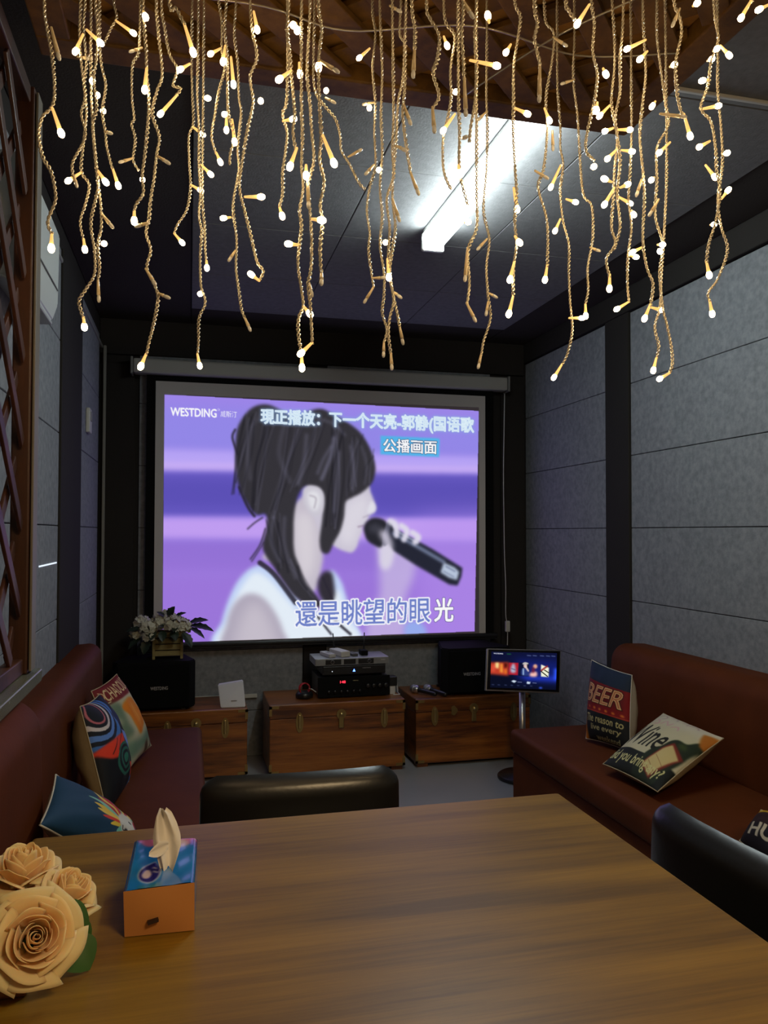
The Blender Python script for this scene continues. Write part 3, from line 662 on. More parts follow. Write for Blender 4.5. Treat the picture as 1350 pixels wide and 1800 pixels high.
ad = thing('power_adapter', 'black power adapter with white plug beside the amplifier', 'power adapter', (1.098, 4.2, .378))
b = MB(); b.box(1.078, 1.108, 4.18, 4.225, .378, .424, .003); b.build('plug', WHITE, ad)
b = MB(); b.box(1.074, 1.118, 4.175, 4.235, .424, .475, .004); b.build('block', BLACK, ad)
cable_pts = [(1.11, 4.22, .44), (1.13, 4.24, .43), (1.14, 4.25, .39), (1.135, 4.23, .381), (1.128, 4.19, .382), (1.125, 4.15, .383), (1.11, 4.14, .384), (1.085, 4.14, .385)]
tag(MB().tube(catmull([tuple(p) for p in cable_pts], 6, False), .0028, 8).build('power_cable', WHITE, None, True), 'short white cable curling down beside the amplifier', 'cable')
cl = thing('cable_coil', 'red coiled cable on a small black dish, left of the amplifier', 'cable', (.607, 4.2, .378))
b = MB(); b.lathe([(.03, .0), (.046, .004), (.048, .02), (.040, .034), (.03, .036), (.0, .036)], Matrix.Translation((.607, 4.2, .378)), 24); b.build('dish', BLACK, cl, True)
RED = P('red_cable', (.45, .02, .03), .4)
for k, (tx, r_) in enumerate(((0.5, .032), (-.4, .030), (.1, .028))):
    pts = [(.607 + r_*math.cos(a)*math.cos(tx), 4.2 + .012*(k-1) + r_*math.cos(a)*math.sin(tx), .430 + r_*.9*math.sin(a)) for a in np.linspace(0, 2*math.pi, 24)]
    b = MB(); b.tube(pts, .0035, 6, False); b.build('loop', RED, cl, True)
b = MB(); b.tube([(.63, 4.19, .43), (.648, 4.185, .425), (.668, 4.18, .41)], .003, 6); b.build('plug', WHITE, cl, True)
# white box on the left chest
wbx = thing('router_box', 'small white upright box leaning on the left chest', 'box', (.22, 4.13, .362))
b = MB(); fr = [Vector(p) for p in ((.163, 4.125, .363), (.288, 4.115, .363), (.278, 4.175, .488), (.150, 4.185, .470))]
g = bmesh.new(); va = [g.verts.new(p) for p in fr]; vb = [g.verts.new(p+Vector((.003, .028, .004 if i > 1 else 0))) for i, p in enumerate(fr)]
g.faces.new(va); g.faces.new(vb[::-1])
for i in range(4): g.faces.new((va[i], vb[i], vb[(i+1) % 4], va[(i+1) % 4]))
bmesh.ops.bevel(g, geom=g.edges[:], offset=.004, segments=2, affect='EDGES'); b.add(g); b.build('case', P('router_white', (.66, .66, .68), .4), wbx)
b = MB(); b.box(.215, .245, 4.1305, 4.1325, .395, .398, 0); b.build('lettering', P('grey_print', (.3, .3, .3), .5), wbx)
# microphones on the right chest
def mic(label, a, bpt):
    a, bpt = Vector(a), Vector(bpt); t = thing('microphone', label, 'microphone', tuple((a+bpt)/2), 'microphones on the right chest')
    z = (bpt-a).normalized(); x = z.orthogonal().normalized(); y = z.cross(x); L = (bpt-a).length
    M = Matrix(((x.x, y.x, z.x, a.x), (x.y, y.y, z.y, a.y), (x.z, y.z, z.z, a.z), (0, 0, 0, 1)))
    b = MB(); b.lathe([(.010, 0), (.011, .01), (.012, L*.5), (.014, L-.055)], M, 16); b.build('handle', BLACK, t, True)
    b = MB(); b.lathe([(.0145, L-.058), (.016, L-.054), (.0235, L-.045), (.0235, L-.038), (.022, L-.036)], M, 16); b.build('collar', SILV, t, True)
    b = MB(); b.lathe([(.022, L-.037), (.024, L-.025), (.0215, L-.010), (.013, L-.001), (.0, L)], M, 16); b.build('head', P('mic_mesh', (.36, .37, .36), .45, metal=.8, bump=(1200, .6, .001)), t, True)
mic('silver-headed microphone lying on the right chest, outer one near the middle chest', (1.318, 4.10, .383), (1.222, 4.26, .392))
mic('silver-headed microphone lying on the right chest, closer to the speaker', (1.372, 4.08, .383), (1.298, 4.25, .392))

# ================================================================== tablet on its stand
ts = thing('tablet_stand', 'touch screen on a silver pole stand beside the right speaker', 'tablet', (1.68, 3.75, 0))
TLc, TRc, BRc, BLc = at(857, 1140, Y=3.75), at(986, 1143, Y=3.74), at(984, 1219, Y=3.70), at(854, 1214, Y=3.71)
def quad(TL, TR, BR, BL): return lambda u, v: TL*(1-u)*(1-v) + TR*u*(1-v) + BR*u*v + BL*(1-u)*v
qf = quad(TLc, TRc, BRc, BLc); nrm = (TRc-TLc).cross(BLc-TLc).normalized()
if nrm.y > 0: nrm = -nrm
def slab(qf, u0, u1, v0, v1, n0, n1, name, mat, parent, bev=.002):
    g = bmesh.new(); va = [g.verts.new(qf(u, v)+nrm*n0) for u, v in ((u0, v0), (u1, v0), (u1, v1), (u0, v1))]; vb = [g.verts.new(qf(u, v)+nrm*n1) for u, v in ((u0, v0), (u1, v0), (u1, v1), (u0, v1))]
    g.faces.new(va); g.faces.new(vb[::-1])
    for i in range(4): g.faces.new((va[i], vb[i], vb[(i+1) % 4], va[(i+1) % 4]))
    if bev: bmesh.ops.bevel(g, geom=g.edges[:], offset=bev, segments=2, affect='EDGES')
    m = MB(); m.add(g); return m.build(name, mat, parent)
slab(qf, 0, 1, 0, 1, -.022, 0, 'frame', SILV, ts)
slab(qf, .012, .988, .02, .97, -.002, .0012, 'bezel', P('gloss_black', (.006, .006, .007), .12), ts, 0)
tc = Canvas(240, 150, (10, 14, 34), lambda p: ((p[0]-120)/1030*240, (p[1]-150)/590*150))   # painted in the coordinates of a close look
tc.poly([(100, 140), (1180, 140), (1180, 330), (100, 330)], (14, 18, 52), 1, 8, False); tc.poly([(500, 270), (1160, 280), (1160, 640), (520, 600)], (26, 44, 170), .55, 16, False)
tc.poly([(560, 530), (1150, 540), (1150, 600), (700, 590)], (44, 70, 240), .8, 8, False); tc.poly([(1110, 400), (1150, 400), (1150, 580), (1110, 580)], (50, 90, 255), .9, 4, False)
tc.poly([(120, 330), (400, 320), (400, 540), (120, 520)], (190, 60, 40), 1, 4, False)
tc.poly([(190, 330), (245, 330), (240, 430), (185, 410)], (250, 230, 150), 1, 3, False); tc.poly([(268, 340), (300, 345), (310, 500), (262, 480)], (250, 170, 60), .9, 3, False); tc.poly([(320, 330), (375, 340), (370, 400), (330, 420)], (60, 12, 10), .9, 3, False); tc.poly([(330, 440), (360, 430), (370, 500), (335, 510)], (240, 140, 40), .8, 3, False); tc.poly([(140, 380), (190, 360), (180, 480), (140, 480)], (230, 90, 70), .8, 4, False)
tc.poly([(398, 325), (550, 325), (545, 525), (396, 520)], (176, 28, 44), 1, 1, False); tc.poly([(450, 350), (480, 340), (500, 400), (505, 480), (440, 485), (425, 430)], (170, 190, 215), .9, 3); tc.stroke([(440, 420), (500, 440)], 3, (60, 60, 90), .8, 1)
tc.poly([(552, 320), (712, 320), (712, 540), (548, 535)], (14, 18, 50), 1, 1, False); tc.poly([(600, 430), (660, 400), (712, 450), (712, 530), (600, 520)], (40, 56, 120), 1, 2); tc.ell((655, 370), 28, 36, (222, 190, 180), 1, 1); tc.poly([(612, 330), (650, 310), (700, 325), (690, 345), (620, 350)], (196, 190, 186), 1, 1); tc.stroke([(625, 420), (628, 510)], 5, (170, 200, 230), .9, 1); tc.stroke([(660, 385), (705, 450)], 7, (230, 205, 200), .9, 1)
tc.poly([(722, 325), (885, 340), (880, 540), (722, 535)], (26, 30, 110), 1, 2, False); tc.ell((810, 375), 34, 36, (230, 170, 140), 1, 2); tc.poly([(740, 480), (830, 460), (835, 535), (735, 535)], (245, 190, 180), 1, 3); tc.poly([(770, 390), (800, 400), (800, 470), (760, 470)], (120, 30, 50), .9, 3)
tc.poly([(900, 340), (1028, 390), (1026, 540), (905, 535)], (238, 240, 214), 1, 1, False); tc.stroke([(905, 440), (1000, 365)], 6, (150, 40, 40), 1, 1); tc.stroke([(905, 450), (1010, 530)], 4, (30, 30, 20), 1); tc.stroke([(960, 430), (1026, 470)], 4, (40, 40, 20), 1)
tc.text('WESTDING', (155, 190), (300, 192), 20, (235, 240, 255), .02)
for x in (680, 770, 885, 980, 1065): tc.stroke([(x, 200), (x+55, 204)], 3.2, (96, 110, 160), .9, 1)
tc.stroke([(365, 184), (420, 186)], 3, (30, 120, 60), .9, 1)
tc.poly([(440, 625), (480, 605), (530, 620), (490, 650)], (210, 225, 240), 1, 1, False); tc.stroke([(545, 634), (605, 636)], 2.5, (110, 120, 160), .9); tc.poly([(682, 640), (700, 615), (720, 630), (745, 620), (735, 660), (690, 660)], (210, 225, 240), 1, 1, False); tc.stroke([(780, 640), (835, 642)], 2.5, (110, 120, 160), .9)
for x in (150, 240, 345, 440, 540, 640, 740): tc.stroke([(x, 690), (x+28, 692)], 3, (60, 70, 110), .9, 1)
tc.ell((905, 715), 26, 14, (60, 90, 230), 1, 2)
def tpos(U, V):
    u = .052 + U*.89; v = .072 + V*.85
    P4 = [np.array(p+nrm*.0028) for p in (TLc, TRc, BRc, BLc)]
    return (P4[0]*((1-u)*(1-v))[..., None] + P4[1]*(u*(1-v))[..., None] + P4[2]*(u*v)[..., None] + P4[3]*((1-u)*v)[..., None])
sheet('display', tc, tpos, vcol('tablet_light', emit=1.0), ts, False)
b = MB(); b.tube([(1.682, 3.775, .02), (1.682, 3.775, .44)], .0165, 16); b.tube([(1.682, 3.775, .42), (1.682, 3.79, .56)], .014, 12); b.build('pole', SILV, ts, True)
b = MB(); b.box(1.60, 1.76, 3.745, 3.80, .53, .60, .004); b.build('mount', BLACK, ts)
b = MB(); b.lathe([(.12, 0), (.128, .004), (.128, .016), (.118, .024), (.03, .03), (.02, .05), (0, .05)], Matrix.Translation((1.68, 3.77, 0)), 32); b.build('base', BLACK, ts, True)

# white power cord with an inline switch, right of the screen
cordt = thing('hanging_power_cable', 'thin white cord with an inline switch hanging right of the screen', 'cord', (1.86, 4.40, .7))
pts = [at(x, y, Y=4.385) for x, y in [(887, 692), (886, 760), (885, 840), (886, 920), (887, 980), (889, 1030), (889, 1080), (892, 1100), (892, 1130), (890, 1160)]]
b = MB(); b.tube([Vector(p) for p in catmull([tuple(p) for p in pts], 5, False)], .0028, 6); b.build('cord', CREAMP, cordt, True)
p = at(892, 1101, Y=4.385); b = MB(); b.box(p.x-.014, p.x+.014, p.y-.012, p.y+.010, p.z-.033, p.z+.033, .006, 3); b.build('inline_switch', CREAMP, cordt)

# ================================================================== flower box on the left speaker
fb = thing('flower_planter', 'wooden slat planter of white flowers on the left speaker', 'planter', (-.10, 4.26, .612))
for k in range(4):
    b = MB(); b.box(-.175, -.035, 4.205, 4.213, .628+k*.032, .655+k*.032, .002); b.build('slat', PLWOOD, fb)
    b = MB(); b.box(-.175, -.035, 4.325, 4.333, .628+k*.032, .655+k*.032, .002); b.build('slat', PLWOOD, fb)
    for x in (-.178, -.040):
        b = MB(); b.box(x, x+.008, 4.213, 4.325, .628+k*.032, .655+k*.032, .002); b.build('slat', PLWOOD, fb)
for x in (-.182, -.042):
    for y in (4.200, 4.322):
        b = MB(); b.box(x, x+.014, y, y+.016, .612, .765, .002); b.build('corner_post', PLWOOD, fb)
b = MB(); b.box(-.172, -.038, 4.213, 4.325, .63, .735); b.build('filling', P('dark_soil', (.02, .018, .012), .9), fb)
PETW = P('white_petals', (.62, .60, .50), .7, noise=((40, 40, 40), .3, (.52, .52, .40)))
LEAFD = P('dark_leaf', (.010, .022, .010), .45, noise=((30, 30, 30), .3, (.02, .035, .018)))
def pompom(c, r, seed):
    rnd = random.Random(seed); m = MB()
    for k in range(70):
        z = rnd.uniform(-.5, 1); a = rnd.uniform(0, 2*math.pi); q = math.sqrt(max(0, 1-z*z)); n = Vector((q*math.cos(a), q*math.sin(a), z)); o = c + n*r*rnd.uniform(.72, 1.0)
        t = n.orthogonal().normalized(); t.rotate(Matrix.Rotation(rnd.uniform(0, 6.28), 3, n)); u = n.cross(t); s_ = r*rnd.uniform(.32, .5); vs = []
        for i in range(6):
            aa = i/6*2*math.pi; vs.append(m.bm.verts.new(o + (t*math.cos(aa)*s_ + u*math.sin(aa)*s_*.8) + n*s_*.25*math.cos(2*aa)))
        cvx = m.bm.verts.new(o - n*s_*.15)
        for i in range(6): m.bm.faces.new((vs[i], vs[(i+1) % 6], cvx))
    return m
for k, (x, y, z, r) in enumerate([(-.265, 4.24, .745, .034), (-.205, 4.20, .775, .044), (-.145, 4.22, .800, .046), (-.085, 4.19, .795, .046), (-.030, 4.22, .775, .044), (-.24, 4.30, .79, .042), (-.11, 4.30, .815, .045), (-.20, 4.18, .735, .032), (-.06, 4.28, .79, .04)]):
    pompom(Vector((x, y, z)), r, k).build('blossom', PETW, fb, True, False)
def leaf_mesh(m, base, d, up, L, W, fold=.25, bend=.3, wavy=0):
    d = d.normalized(); s_ = d.cross(up).normalized(); n = s_.cross(d); nu, nv = 5, 9; V = []
    for j in range(nv):
        v = j/(nv-1); wv = W*math.sin(math.pi*min(1, .06+v*.94))**.8*(1+wavy*math.sin(v*22)); V.append([])
        for i in range(nu):
            u = i/(nu-1)*2-1; V[-1].append(m.bm.verts.new(base + d*L*v + s_*u*wv/2 + n*(abs(u)*wv*fold - bend*L*v*v)))
    for j in range(nv-1):
        for i in range(nu-1): m.bm.faces.new((V[j][i], V[j][i+1], V[j+1][i+1], V[j+1][i]))
rnd = random.Random(3)
lv = [((.0, 4.22, .79), (.9, -.1, .35), .10, .05), ((.01, 4.21, .78), (1, -.1, -.05), .12, .055), ((0.0, 4.21, .77), (1, 0, -.45), .10, .045), ((-.10, 4.2, .83), (.2, -.1, .6), .06, .05), ((-.07, 4.19, .83), (.8, -.1, .5), .06, .03), ((-.12, 4.2, .83), (-.5, -.1, .5), .05, .03), ((-.23, 4.2, .77), (-1, -.1, .1), .08, .04), ((-.24, 4.22, .72), (-.9, -.2, -.5), .08, .04), ((-.2, 4.19, .72), (-.3, -.4, -.7), .08, .05), ((-.13, 4.18, .76), (0, -.5, -.4), .06, .045), ((-.08, 4.18, .76), (.2, -.5, -.4), .06, .045), ((-.17, 4.18, .76), (-.2, -.5, -.3), .06, .04), ((-.03, 4.18, .75), (.5, -.4, -.6), .09, .05), ((-.15, 4.17, .79), (.3, -.6, .1), .05, .03), ((-.06, 4.17, .78), (-.2, -.6, -.1), .05, .03), ((-.22, 4.24, .70), (-.6, 0, -.9), .08, .04)]
for q, d, L, W in lv:
    m = MB(); leaf_mesh(m, Vector(q), Vector(d), Vector((0, -.5, 1)), L, W, .15, .25, .12); m.build('leaf', LEAFD, fb, True, False)

# ================================================================== cushions
CREAMF = P('cream_cushion_back', (.40, .33, .21), .85, spec=.1, bump=(14, .35, .01))
WHITEF = P('white_cushion_back', (.52, .50, .44), .85, spec=.1, bump=(14, .35, .01))
PRINT = vcol('printed_cushion_cloth', rough=.7)
def cushion(label, TL, TR, BR, BL, thick, canvas, back, back_bulge=1.0, pinch=.045):
    TL, TR, BR, BL = [Vector(p) for p in (TL, TR, BR, BL)]; cen = (TL+TR+BR+BL)/4
    n = ((TR-TL)+(BR-BL)).cross((BL-TL)+(BR-TR)).normalized()
    if n.dot(CAM-cen) < 0: n = -n
    t = thing('cushion', label, 'cushion', tuple(cen), 'printed cushions on the sofas')
    A = [np.array(p) for p in (TL, TR, BR, BL)]; N = np.array(n); cc = np.array(cen)
    def pos(sgn, th):
        def f(U, V):
            a, c = U*2-1, V*2-1
            U2 = .5 + a/2*(1-pinch*(1-c*c)); V2 = .5 + c/2*(1-pinch*(1-a*a))
            Pq = A[0]*((1-U2)*(1-V2))[..., None] + A[1]*(U2*(1-V2))[..., None] + A[2]*(U2*V2)[..., None] + A[3]*((1-U2)*V2)[..., None]
            h = ((1-np.abs(a)**2.2)*(1-np.abs(c)**2.2))**.55; wr = 1 + .04*np.sin(a*9+c*5)*np.sin(c*7-a*3)
            return Pq + N*(sgn*th*h*wr)[..., None]
        return f
    sheet('front_cover', canvas, pos(1, thick*.5), PRINT, t)
    bc = Canvas(40, 40, (0, 0, 0)); sheet('back_cover', bc, pos(-1, thick*.5*back_bulge), back, t)
    # piping seam around the edge
    e = []
    for k in range(4):
        for s_ in np.linspace(0, 1, 14)[:-1]:
            U, V = [(s_, 0), (1, s_), (1-s_, 1), (0, 1-s_)][k]; e.append(Vector(pos(0, 0)(np.array([[U]]), np.array([[V]]))[0, 0]))
    m = MB(); m.tube(e+[e[0]], .0022, 6, False); m.build('seam', back, t, True)
    return t
U1 = lambda w_, h_: (lambda p: (p[0]*w_, p[1]*h_))
# BEER cushion
k = Canvas(170, 190, (22, 26, 30), U1(170, 190))
k.poly([(0, 0), (1, 0), (1, .26), (0, .2)], (26, 40, 62), 1, 2, False)
k.poly([(0, .22), (1, .24), (1, .62), (0, .63)], (128, 18, 24), 1, 0, False)
k.poly([(.0, .24), (.95, .27), (.93, .50), (.0, .52)], (60, 14, 18), .45, 6, False)
bx = k.text('BEER', (.03, .52), (.93, .51), (0.07, -.26), (60, 14, 14), .05, .1); k.text('BEER', (.03, .52), (.93, .51), (.07, -.26), (214, 170, 120), .02, .1, box=bx); k.text('BEER', (.03, .52), (.93, .51), (.07, -.26), (150, 60, 40), -.02, .1, box=bx, alpha=.6)
for x in np.linspace(.05, .92, 7): k.ell((x, .575), .032, .016, (214, 120, 44), 1, 1)
k.stroke([(0, .62), (1, .61)], 2.5, (170, 60, 40), 1, 0, False)
k.poly([(0, .66), (.06, .68), (.12, 1), (0, 1)], (190, 110, 20), 1, 3, False)
k.text('The reason to', (.10, .765), (.94, .745), .10, (196, 186, 130), .012, .2); k.text('live every', (.22, .885), (.90, .865), .10, (186, 178, 130), .012, .2); k.text('weekend', (.34, .985), (.86, .975), .08, (150, 146, 110), .012, .2)
BLb, BRb = at(1030, 1298, Z=.415), at(1108, 1322, Z=.415)
TLb = at(1040, 1160, Y=BLb.y+.09); TRb = at(1111, 1187, Y=BRb.y+.06)
cushion('red and black BEER cushion standing on the right sofa', TLb, TRb, BRb, BLb, .10, k, WHITEF, back_bulge=2.2)
# wine cushion
k = Canvas(200, 190, (196, 188, 156), U1(200, 190))
k.poly([(0, 0), (1, 0), (1, .2), (0, .25)], (206, 198, 178), 1, 8, False)
for q in ([(.08, .1), (.16, .06), (.24, .12), (.2, .17)], [(.3, .08), (.36, .05), (.44, .12)], [(.52, .1), (.56, .05), (.6, .12)], [(.62, .1), (.7, .06), (.76, .1)]): k.stroke(q, 2, (150, 110, 130), .8, 1)
for q in ([(.10, .26), (.18, .2), (.26, .27), (.2, .3)], [(.3, .27), (.34, .19), (.42, .26), (.46, .2)], [(.5, .27), (.56, .22), (.62, .28)]): k.stroke(q, 2.5, (206, 130, 160), .8, 1)
k.poly([(0, .76), (.62, .76), (.62, 1), (0, 1)], (24, 28, 20), 1, 0, False); k.poly([(.55, .80), (1, .72), (1, 1), (.55, 1)], (20, 22, 18), 1, 1, False)
k.text('Wine', (.07, .70), (.66, .68), .36, (30, 30, 24), .012, .25)
k.poly([(.52, 1.0), (.56, .72), (.66, .58), (.70, .46), (.76, .40), (.86, .38), (.92, .28), (1.0, .20), (1.0, .34), (.98, .48), (.97, .64), (.93, .80), (.86, 1.0)], (34, 44, 28), 1, 1)
k.poly([(.60, .88), (.68, .60), (.76, .46), (.97, .56), (.90, .76), (.80, .96)], (120, 40, 26), 1, 1, False)
k.poly([(.62, .86), (.70, .60), (.77, .50), (.94, .60), (.88, .74), (.78, .94)], (204, 184, 126), 1, 1, False)
for q in ([(.66, .80), (.82, .88)], [(.69, .70), (.86, .78)], [(.64, .84), (.8, .92)]): k.stroke(q, 1.5, (150, 110, 70), .8, 0)
k.ell((.86, .44), .05, .04, (70, 84, 40), .8, 3)
k.poly([(.86, .12), (1, .06), (1, .3), (.95, .3), (.9, .22)], (176, 104, 30), 1, 2, False)
k.text('did you bring any?', (.03, .96), (.93, .95), .16, (206, 200, 140), .012, .25)
cushion('cream Wine cushion with a bottle print lying on the right sofa', at(1166, 1254, Z=.555), at(1272, 1298, Z=.56), at(1156, 1392, Z=.435), at(1060, 1343, Z=.44), .10, k, CREAMF, back_bulge=1.4)
# third cushion at the right edge
k = Canvas(120, 120, (40, 18, 10), U1(120, 120)); k.poly([(0, 0), (1, 0), (1, .25), (0, .2)], (196, 160, 30), 1, 2, False); k.poly([(0, .55), (1, .55), (1, 1), (0, 1)], (16, 12, 10), 1, 2, False)
k.text('HU', (.12, .82), (.48, .78), .28, (196, 186, 160), .03)
cushion('brown and yellow cushion with white letters, cut off at the right edge', at(1338, 1424, Z=.50), at(1500, 1480, Z=.52), at(1440, 1600, Z=.43), at(1300, 1478, Z=.43), .11, k, CREAMF)
# beer mug cushion on the left
k = Canvas(150, 190, (180, 174, 146), U1(150, 190))
k.poly([(0, .0), (1, .0), (1, .24), (0, .24)], (112, 26, 22), 1, 1, False)
k.text('CHAOOLIC', (.12, .20), (.96, .18), .15, (214, 190, 140), .01, .3); k.stroke([(.06, .06), (.12, .10), (.08, .2), (.16, .21)], 2.2, (214, 190, 140), 1)
k.poly([(0, .26), (.3, .28), (.26, .5), (.34, .66), (.1, .7), (0, .7)], (92, 116, 96), .9, 5); k.poly([(.0, .4), (.16, .42), (.2, .5), (0, .52)], (168, 168, 140), .8, 4, False)
k.poly([(.30, .34), (.52, .28), (.68, .30), (.76, .40), (.80, .62), (.66, .70), (.50, .74), (.44, .66), (.40, .5)], (214, 120, 18), 1, 2); k.poly([(.50, .36), (.62, .36), (.68, .6), (.56, .66)], (230, 150, 40), .7, 4, False)
for x in (.46, .54, .62, .7): k.stroke([(x-.02, .34), (x+.05, .68)], 1.3, (184, 96, 14), .6, 1)
k.poly([(.84, .30), (.93, .34), (1.0, .5), (.98, .64), (.90, .58)], (150, 34, 34), 1, 2)
k.poly([(.1, .72), (.5, .78), (.98, .72), (1, .86), (.6, .90), (.1, .9)], (96, 128, 108), .9, 5); k.poly([(.6, .88), (.74, .86), (.76, .99), (.62, 1.0)], (70, 48, 26), .9, 3, False); k.poly([(.84, .84), (.9, .84), (.94, .98), (.86, 1)], (60, 60, 40), .8, 2, False)
cushion('beer mug cushion with a red banner, farthest on the left sofa', (-.340, 3.00, .695), at(205, 1185, X=-.27), (-.140, 3.22, .43), (-.215, 2.90, .415), .11, k, CREAMF)
# geometric cushion
k = Canvas(150, 190, (16, 18, 24), U1(150, 190))
for r_, c_ in ((.40, (60, 110, 180)), (.33, (22, 26, 40)), (.29, (90, 130, 200)), (.24, (20, 24, 34)), (.20, (200, 190, 190)), (.165, (20, 22, 30)), (.13, (180, 96, 104)), (.11, (20, 22, 30))): k.ell((.16, .10), r_*1.15, r_, c_, 1, 0)
k.poly([(.02, .44), (.55, .42), (.50, .54), (.30, .60), (.10, .56)], (220, 60, 34), 1, 1)
for x in (.16, .28): k.stroke([(x, .54), (x+.16, .43)], 2, (40, 20, 20), 1)
k.poly([(.58, .38), (.96, .52), (.62, .64)], (112, 138, 210), 1, 0, False); k.poly([(.5, .2), (.9, .1), (.95, .36), (.6, .34)], (22, 36, 76), 1, 1, False)
for r_, c_ in ((.20, (36, 96, 80)), (.165, (16, 18, 24)), (.13, (36, 96, 80)), (.095, (16, 18, 24)), (.06, (40, 110, 90))): k.ell((.45, .66), r_*1.2, r_*.8, c_, 1, 0)
k.poly([(.1, .5), (.9, .5), (.9, .66), (.1, .66)], (16, 18, 24), .0)
k.poly([(.62, .74), (.96, .82), (.66, .92)], (224, 62, 30), 1, 0, False); k.poly([(.56, .94), (.76, .90), (.96, .96), (.9, 1), (.56, 1)], (42, 116, 180), 1, 1)
for q in ([(.7, .5), (1, .68)], [(.76, .6), (1, .74)], [(.8, .70), (1, .62)]): k.stroke(q, 2.2, (170, 160, 164), .9)
cushion('black cushion with bright geometric shapes and a cream back, middle one on the left', (-.325, 2.58, .73), (-.300, 2.89, .705), (-.195, 2.81, .42), (-.234, 2.498, .42), .13, k, CREAMF, back_bulge=1.3)
# animal cushion
k = Canvas(200, 170, (24, 62, 92), U1(200, 170))
c0 = (.68, .52)
for a_, L_, col in ((2.45, .30, (230, 200, 70)), (2.75, .36, (206, 60, 44)), (3.0, .40, (226, 196, 90)), (-3.12, .44, (226, 190, 80)), (-2.9, .50, (136, 196, 178)), (-2.72, .44, (170, 36, 60)), (-2.56, .52, (226, 196, 90)), (-2.42, .46, (200, 50, 56)), (-2.28, .48, (170, 36, 60)), (-2.12, .40, (130, 176, 150)), (-1.95, .42, (226, 190, 80)), (-1.76, .36, (170, 36, 60)), (-1.55, .33, (220, 190, 100)), (-1.25, .32, (140, 180, 150)), (2.1, .28, (120, 196, 178)), (1.8, .28, (200, 60, 60))):
    d_ = np.array((math.cos(a_), math.sin(a_))); n_ = np.array((-d_[1], d_[0])); c_ = np.array(c0)
    k.poly([tuple(c_+n_*.05), tuple(c_+d_*L_*.6+n_*.045), tuple(c_+d_*L_), tuple(c_+d_*L_*.6-n_*.045), tuple(c_-n_*.05)], col, 1, 0)
k.ell(c0, .17, .20, (214, 214, 208), 1, 1); k.ell((.80, .36), .05, .09, (196, 36, 60), 1, 1, -.3); k.ell((.69, .43), .026, .018, (20, 20, 26), 1, 0, .5); k.stroke([(.58, .62), (.60, .67), (.63, .65)], 2.4, (20, 20, 26), 1); k.ell((.65, .64), .03, .03, (30, 30, 36), 1, 1)
cushion('blue cushion printed with a bright feathery creature, nearest on the left sofa', at(98, 1362, X=-.285), at(236, 1462, Z=.45), at(98, 1362, X=-.285)*-1+at(236, 1462, Z=.45)+at(70, 1450, X=-.270), at(70, 1450, X=-.270), .11, k, WHITEF)

# ================================================================== tissue pack on the table
tp = thing('tissue_pack', 'blue tissue pack with a brown end and a tissue pulled out', 'tissue pack', (-.032, 1.13, .75))
tl_, tr_, br_, bl_ = at(237, 1474, Z=.815), at(347, 1470, Z=.815), at(342, 1550, Z=.815), at(217, 1566, Z=.815)
fl, frr = at(219, 1646, Z=.751), at(342, 1634, Z=.751)
def tpp(u, v, w_):       # u across, v from far to near, w_ 0 bottom .. 1 top
    top = tl_*(1-u)*(1-v) + tr_*u*(1-v) + br_*u*v + bl_*(1-u)*v
    bot = Vector((top.x, top.y, .751)); fb_ = fl*(1-u) + frr*u
    bot = bot + (fb_ - (bl_*(1-u)+br_*u).xy.to_3d() - Vector((0, 0, .751)))*v
    return bot*(1-w_) + top*w_
tcv = Canvas(110, 140, (30, 120, 200), U1(110, 140))
tcv.poly([(0, .4), (1, .35), (1, .75), (0, .8)], (40, 140, 214), .7, 12, False)
tcv.poly([(.1, 0), (1, 0), (1, .12), (.8, .2), (.62, .14), (.5, .12), (.3, .2), (.14, .14)], (214, 110, 150), 1, 2); tcv.poly([(.6, .08), (.8, .06), (.86, .2), (.7, .26), (.6, .2)], (226, 206, 200), .9, 3); tcv.poly([(.9, .1), (1, .08), (1, .22), (.9, .2)], (120, 90, 190), .8, 2)
tcv.poly([(.16, .74), (.22, .60), (.38, .52), (.42, .56), (.50, .70), (.46, .86), (.34, .92), (.20, .86)], (206, 214, 224), 1, 1); tcv.poly([(.18, .74), (.24, .62), (.37, .545), (.41, .58), (.48, .70), (.44, .84), (.34, .895), (.22, .85)], (36, 30, 120), 1, 1)
tcv.poly([(.22, .76), (.26, .68), (.32, .68), (.36, .76), (.32, .82), (.25, .82)], (226, 206, 214), 1, 1); tcv.stroke([(.37, .64), (.42, .66)], 3, (206, 206, 224), 1, 1); tcv.stroke([(.38, .71), (.44, .73)], 3, (206, 206, 224), 1, 1)
tcv.poly([(.2, .95), (.5, .93), (.5, 1), (.2, 1)], (60, 130, 120), .7, 3, False)
def tops(U, V):
    o = np.zeros(U.shape+(3,))
    for i in range(U.shape[0]):
        for j in range(U.shape[1]):
            u, v = U[i, j], V[i, j]; e = min(u, 1-u, v*1.2, 1.0)
            p = tpp(u, v, 1.0) - Vector((0, 0, .006*(1-min(1, e/.06))**2)) + Vector((0, 0, .0005*math.sin(u*17+v*6)*math.sin(v*11-u*4)))
            o[i, j] = p
    return o
sheet('wrapper_top', tcv, tops, vcol('glossy_wrapper', rough=.18, coat=.6, spec=.5), tp)
m = MB()
for a_, c_ in (((0, 0), (0, 1)), ((0, 0), (1, 0)), ((1, 0), (1, 1))):
    m.grid(lambda s_, w_, a_=a_, c_=c_: tpp(a_[0]*(1-s_)+c_[0]*s_, a_[1]*(1-s_)+c_[1]*s_, w_*.93) , 8, 5)
m.grid(lambda s_, w_: tpp(s_, w_, 0), 4, 4)
m.build('wrapper_side', P('blue_wrapper', rgb(34, 120, 196), .2, coat=.5), tp, True)
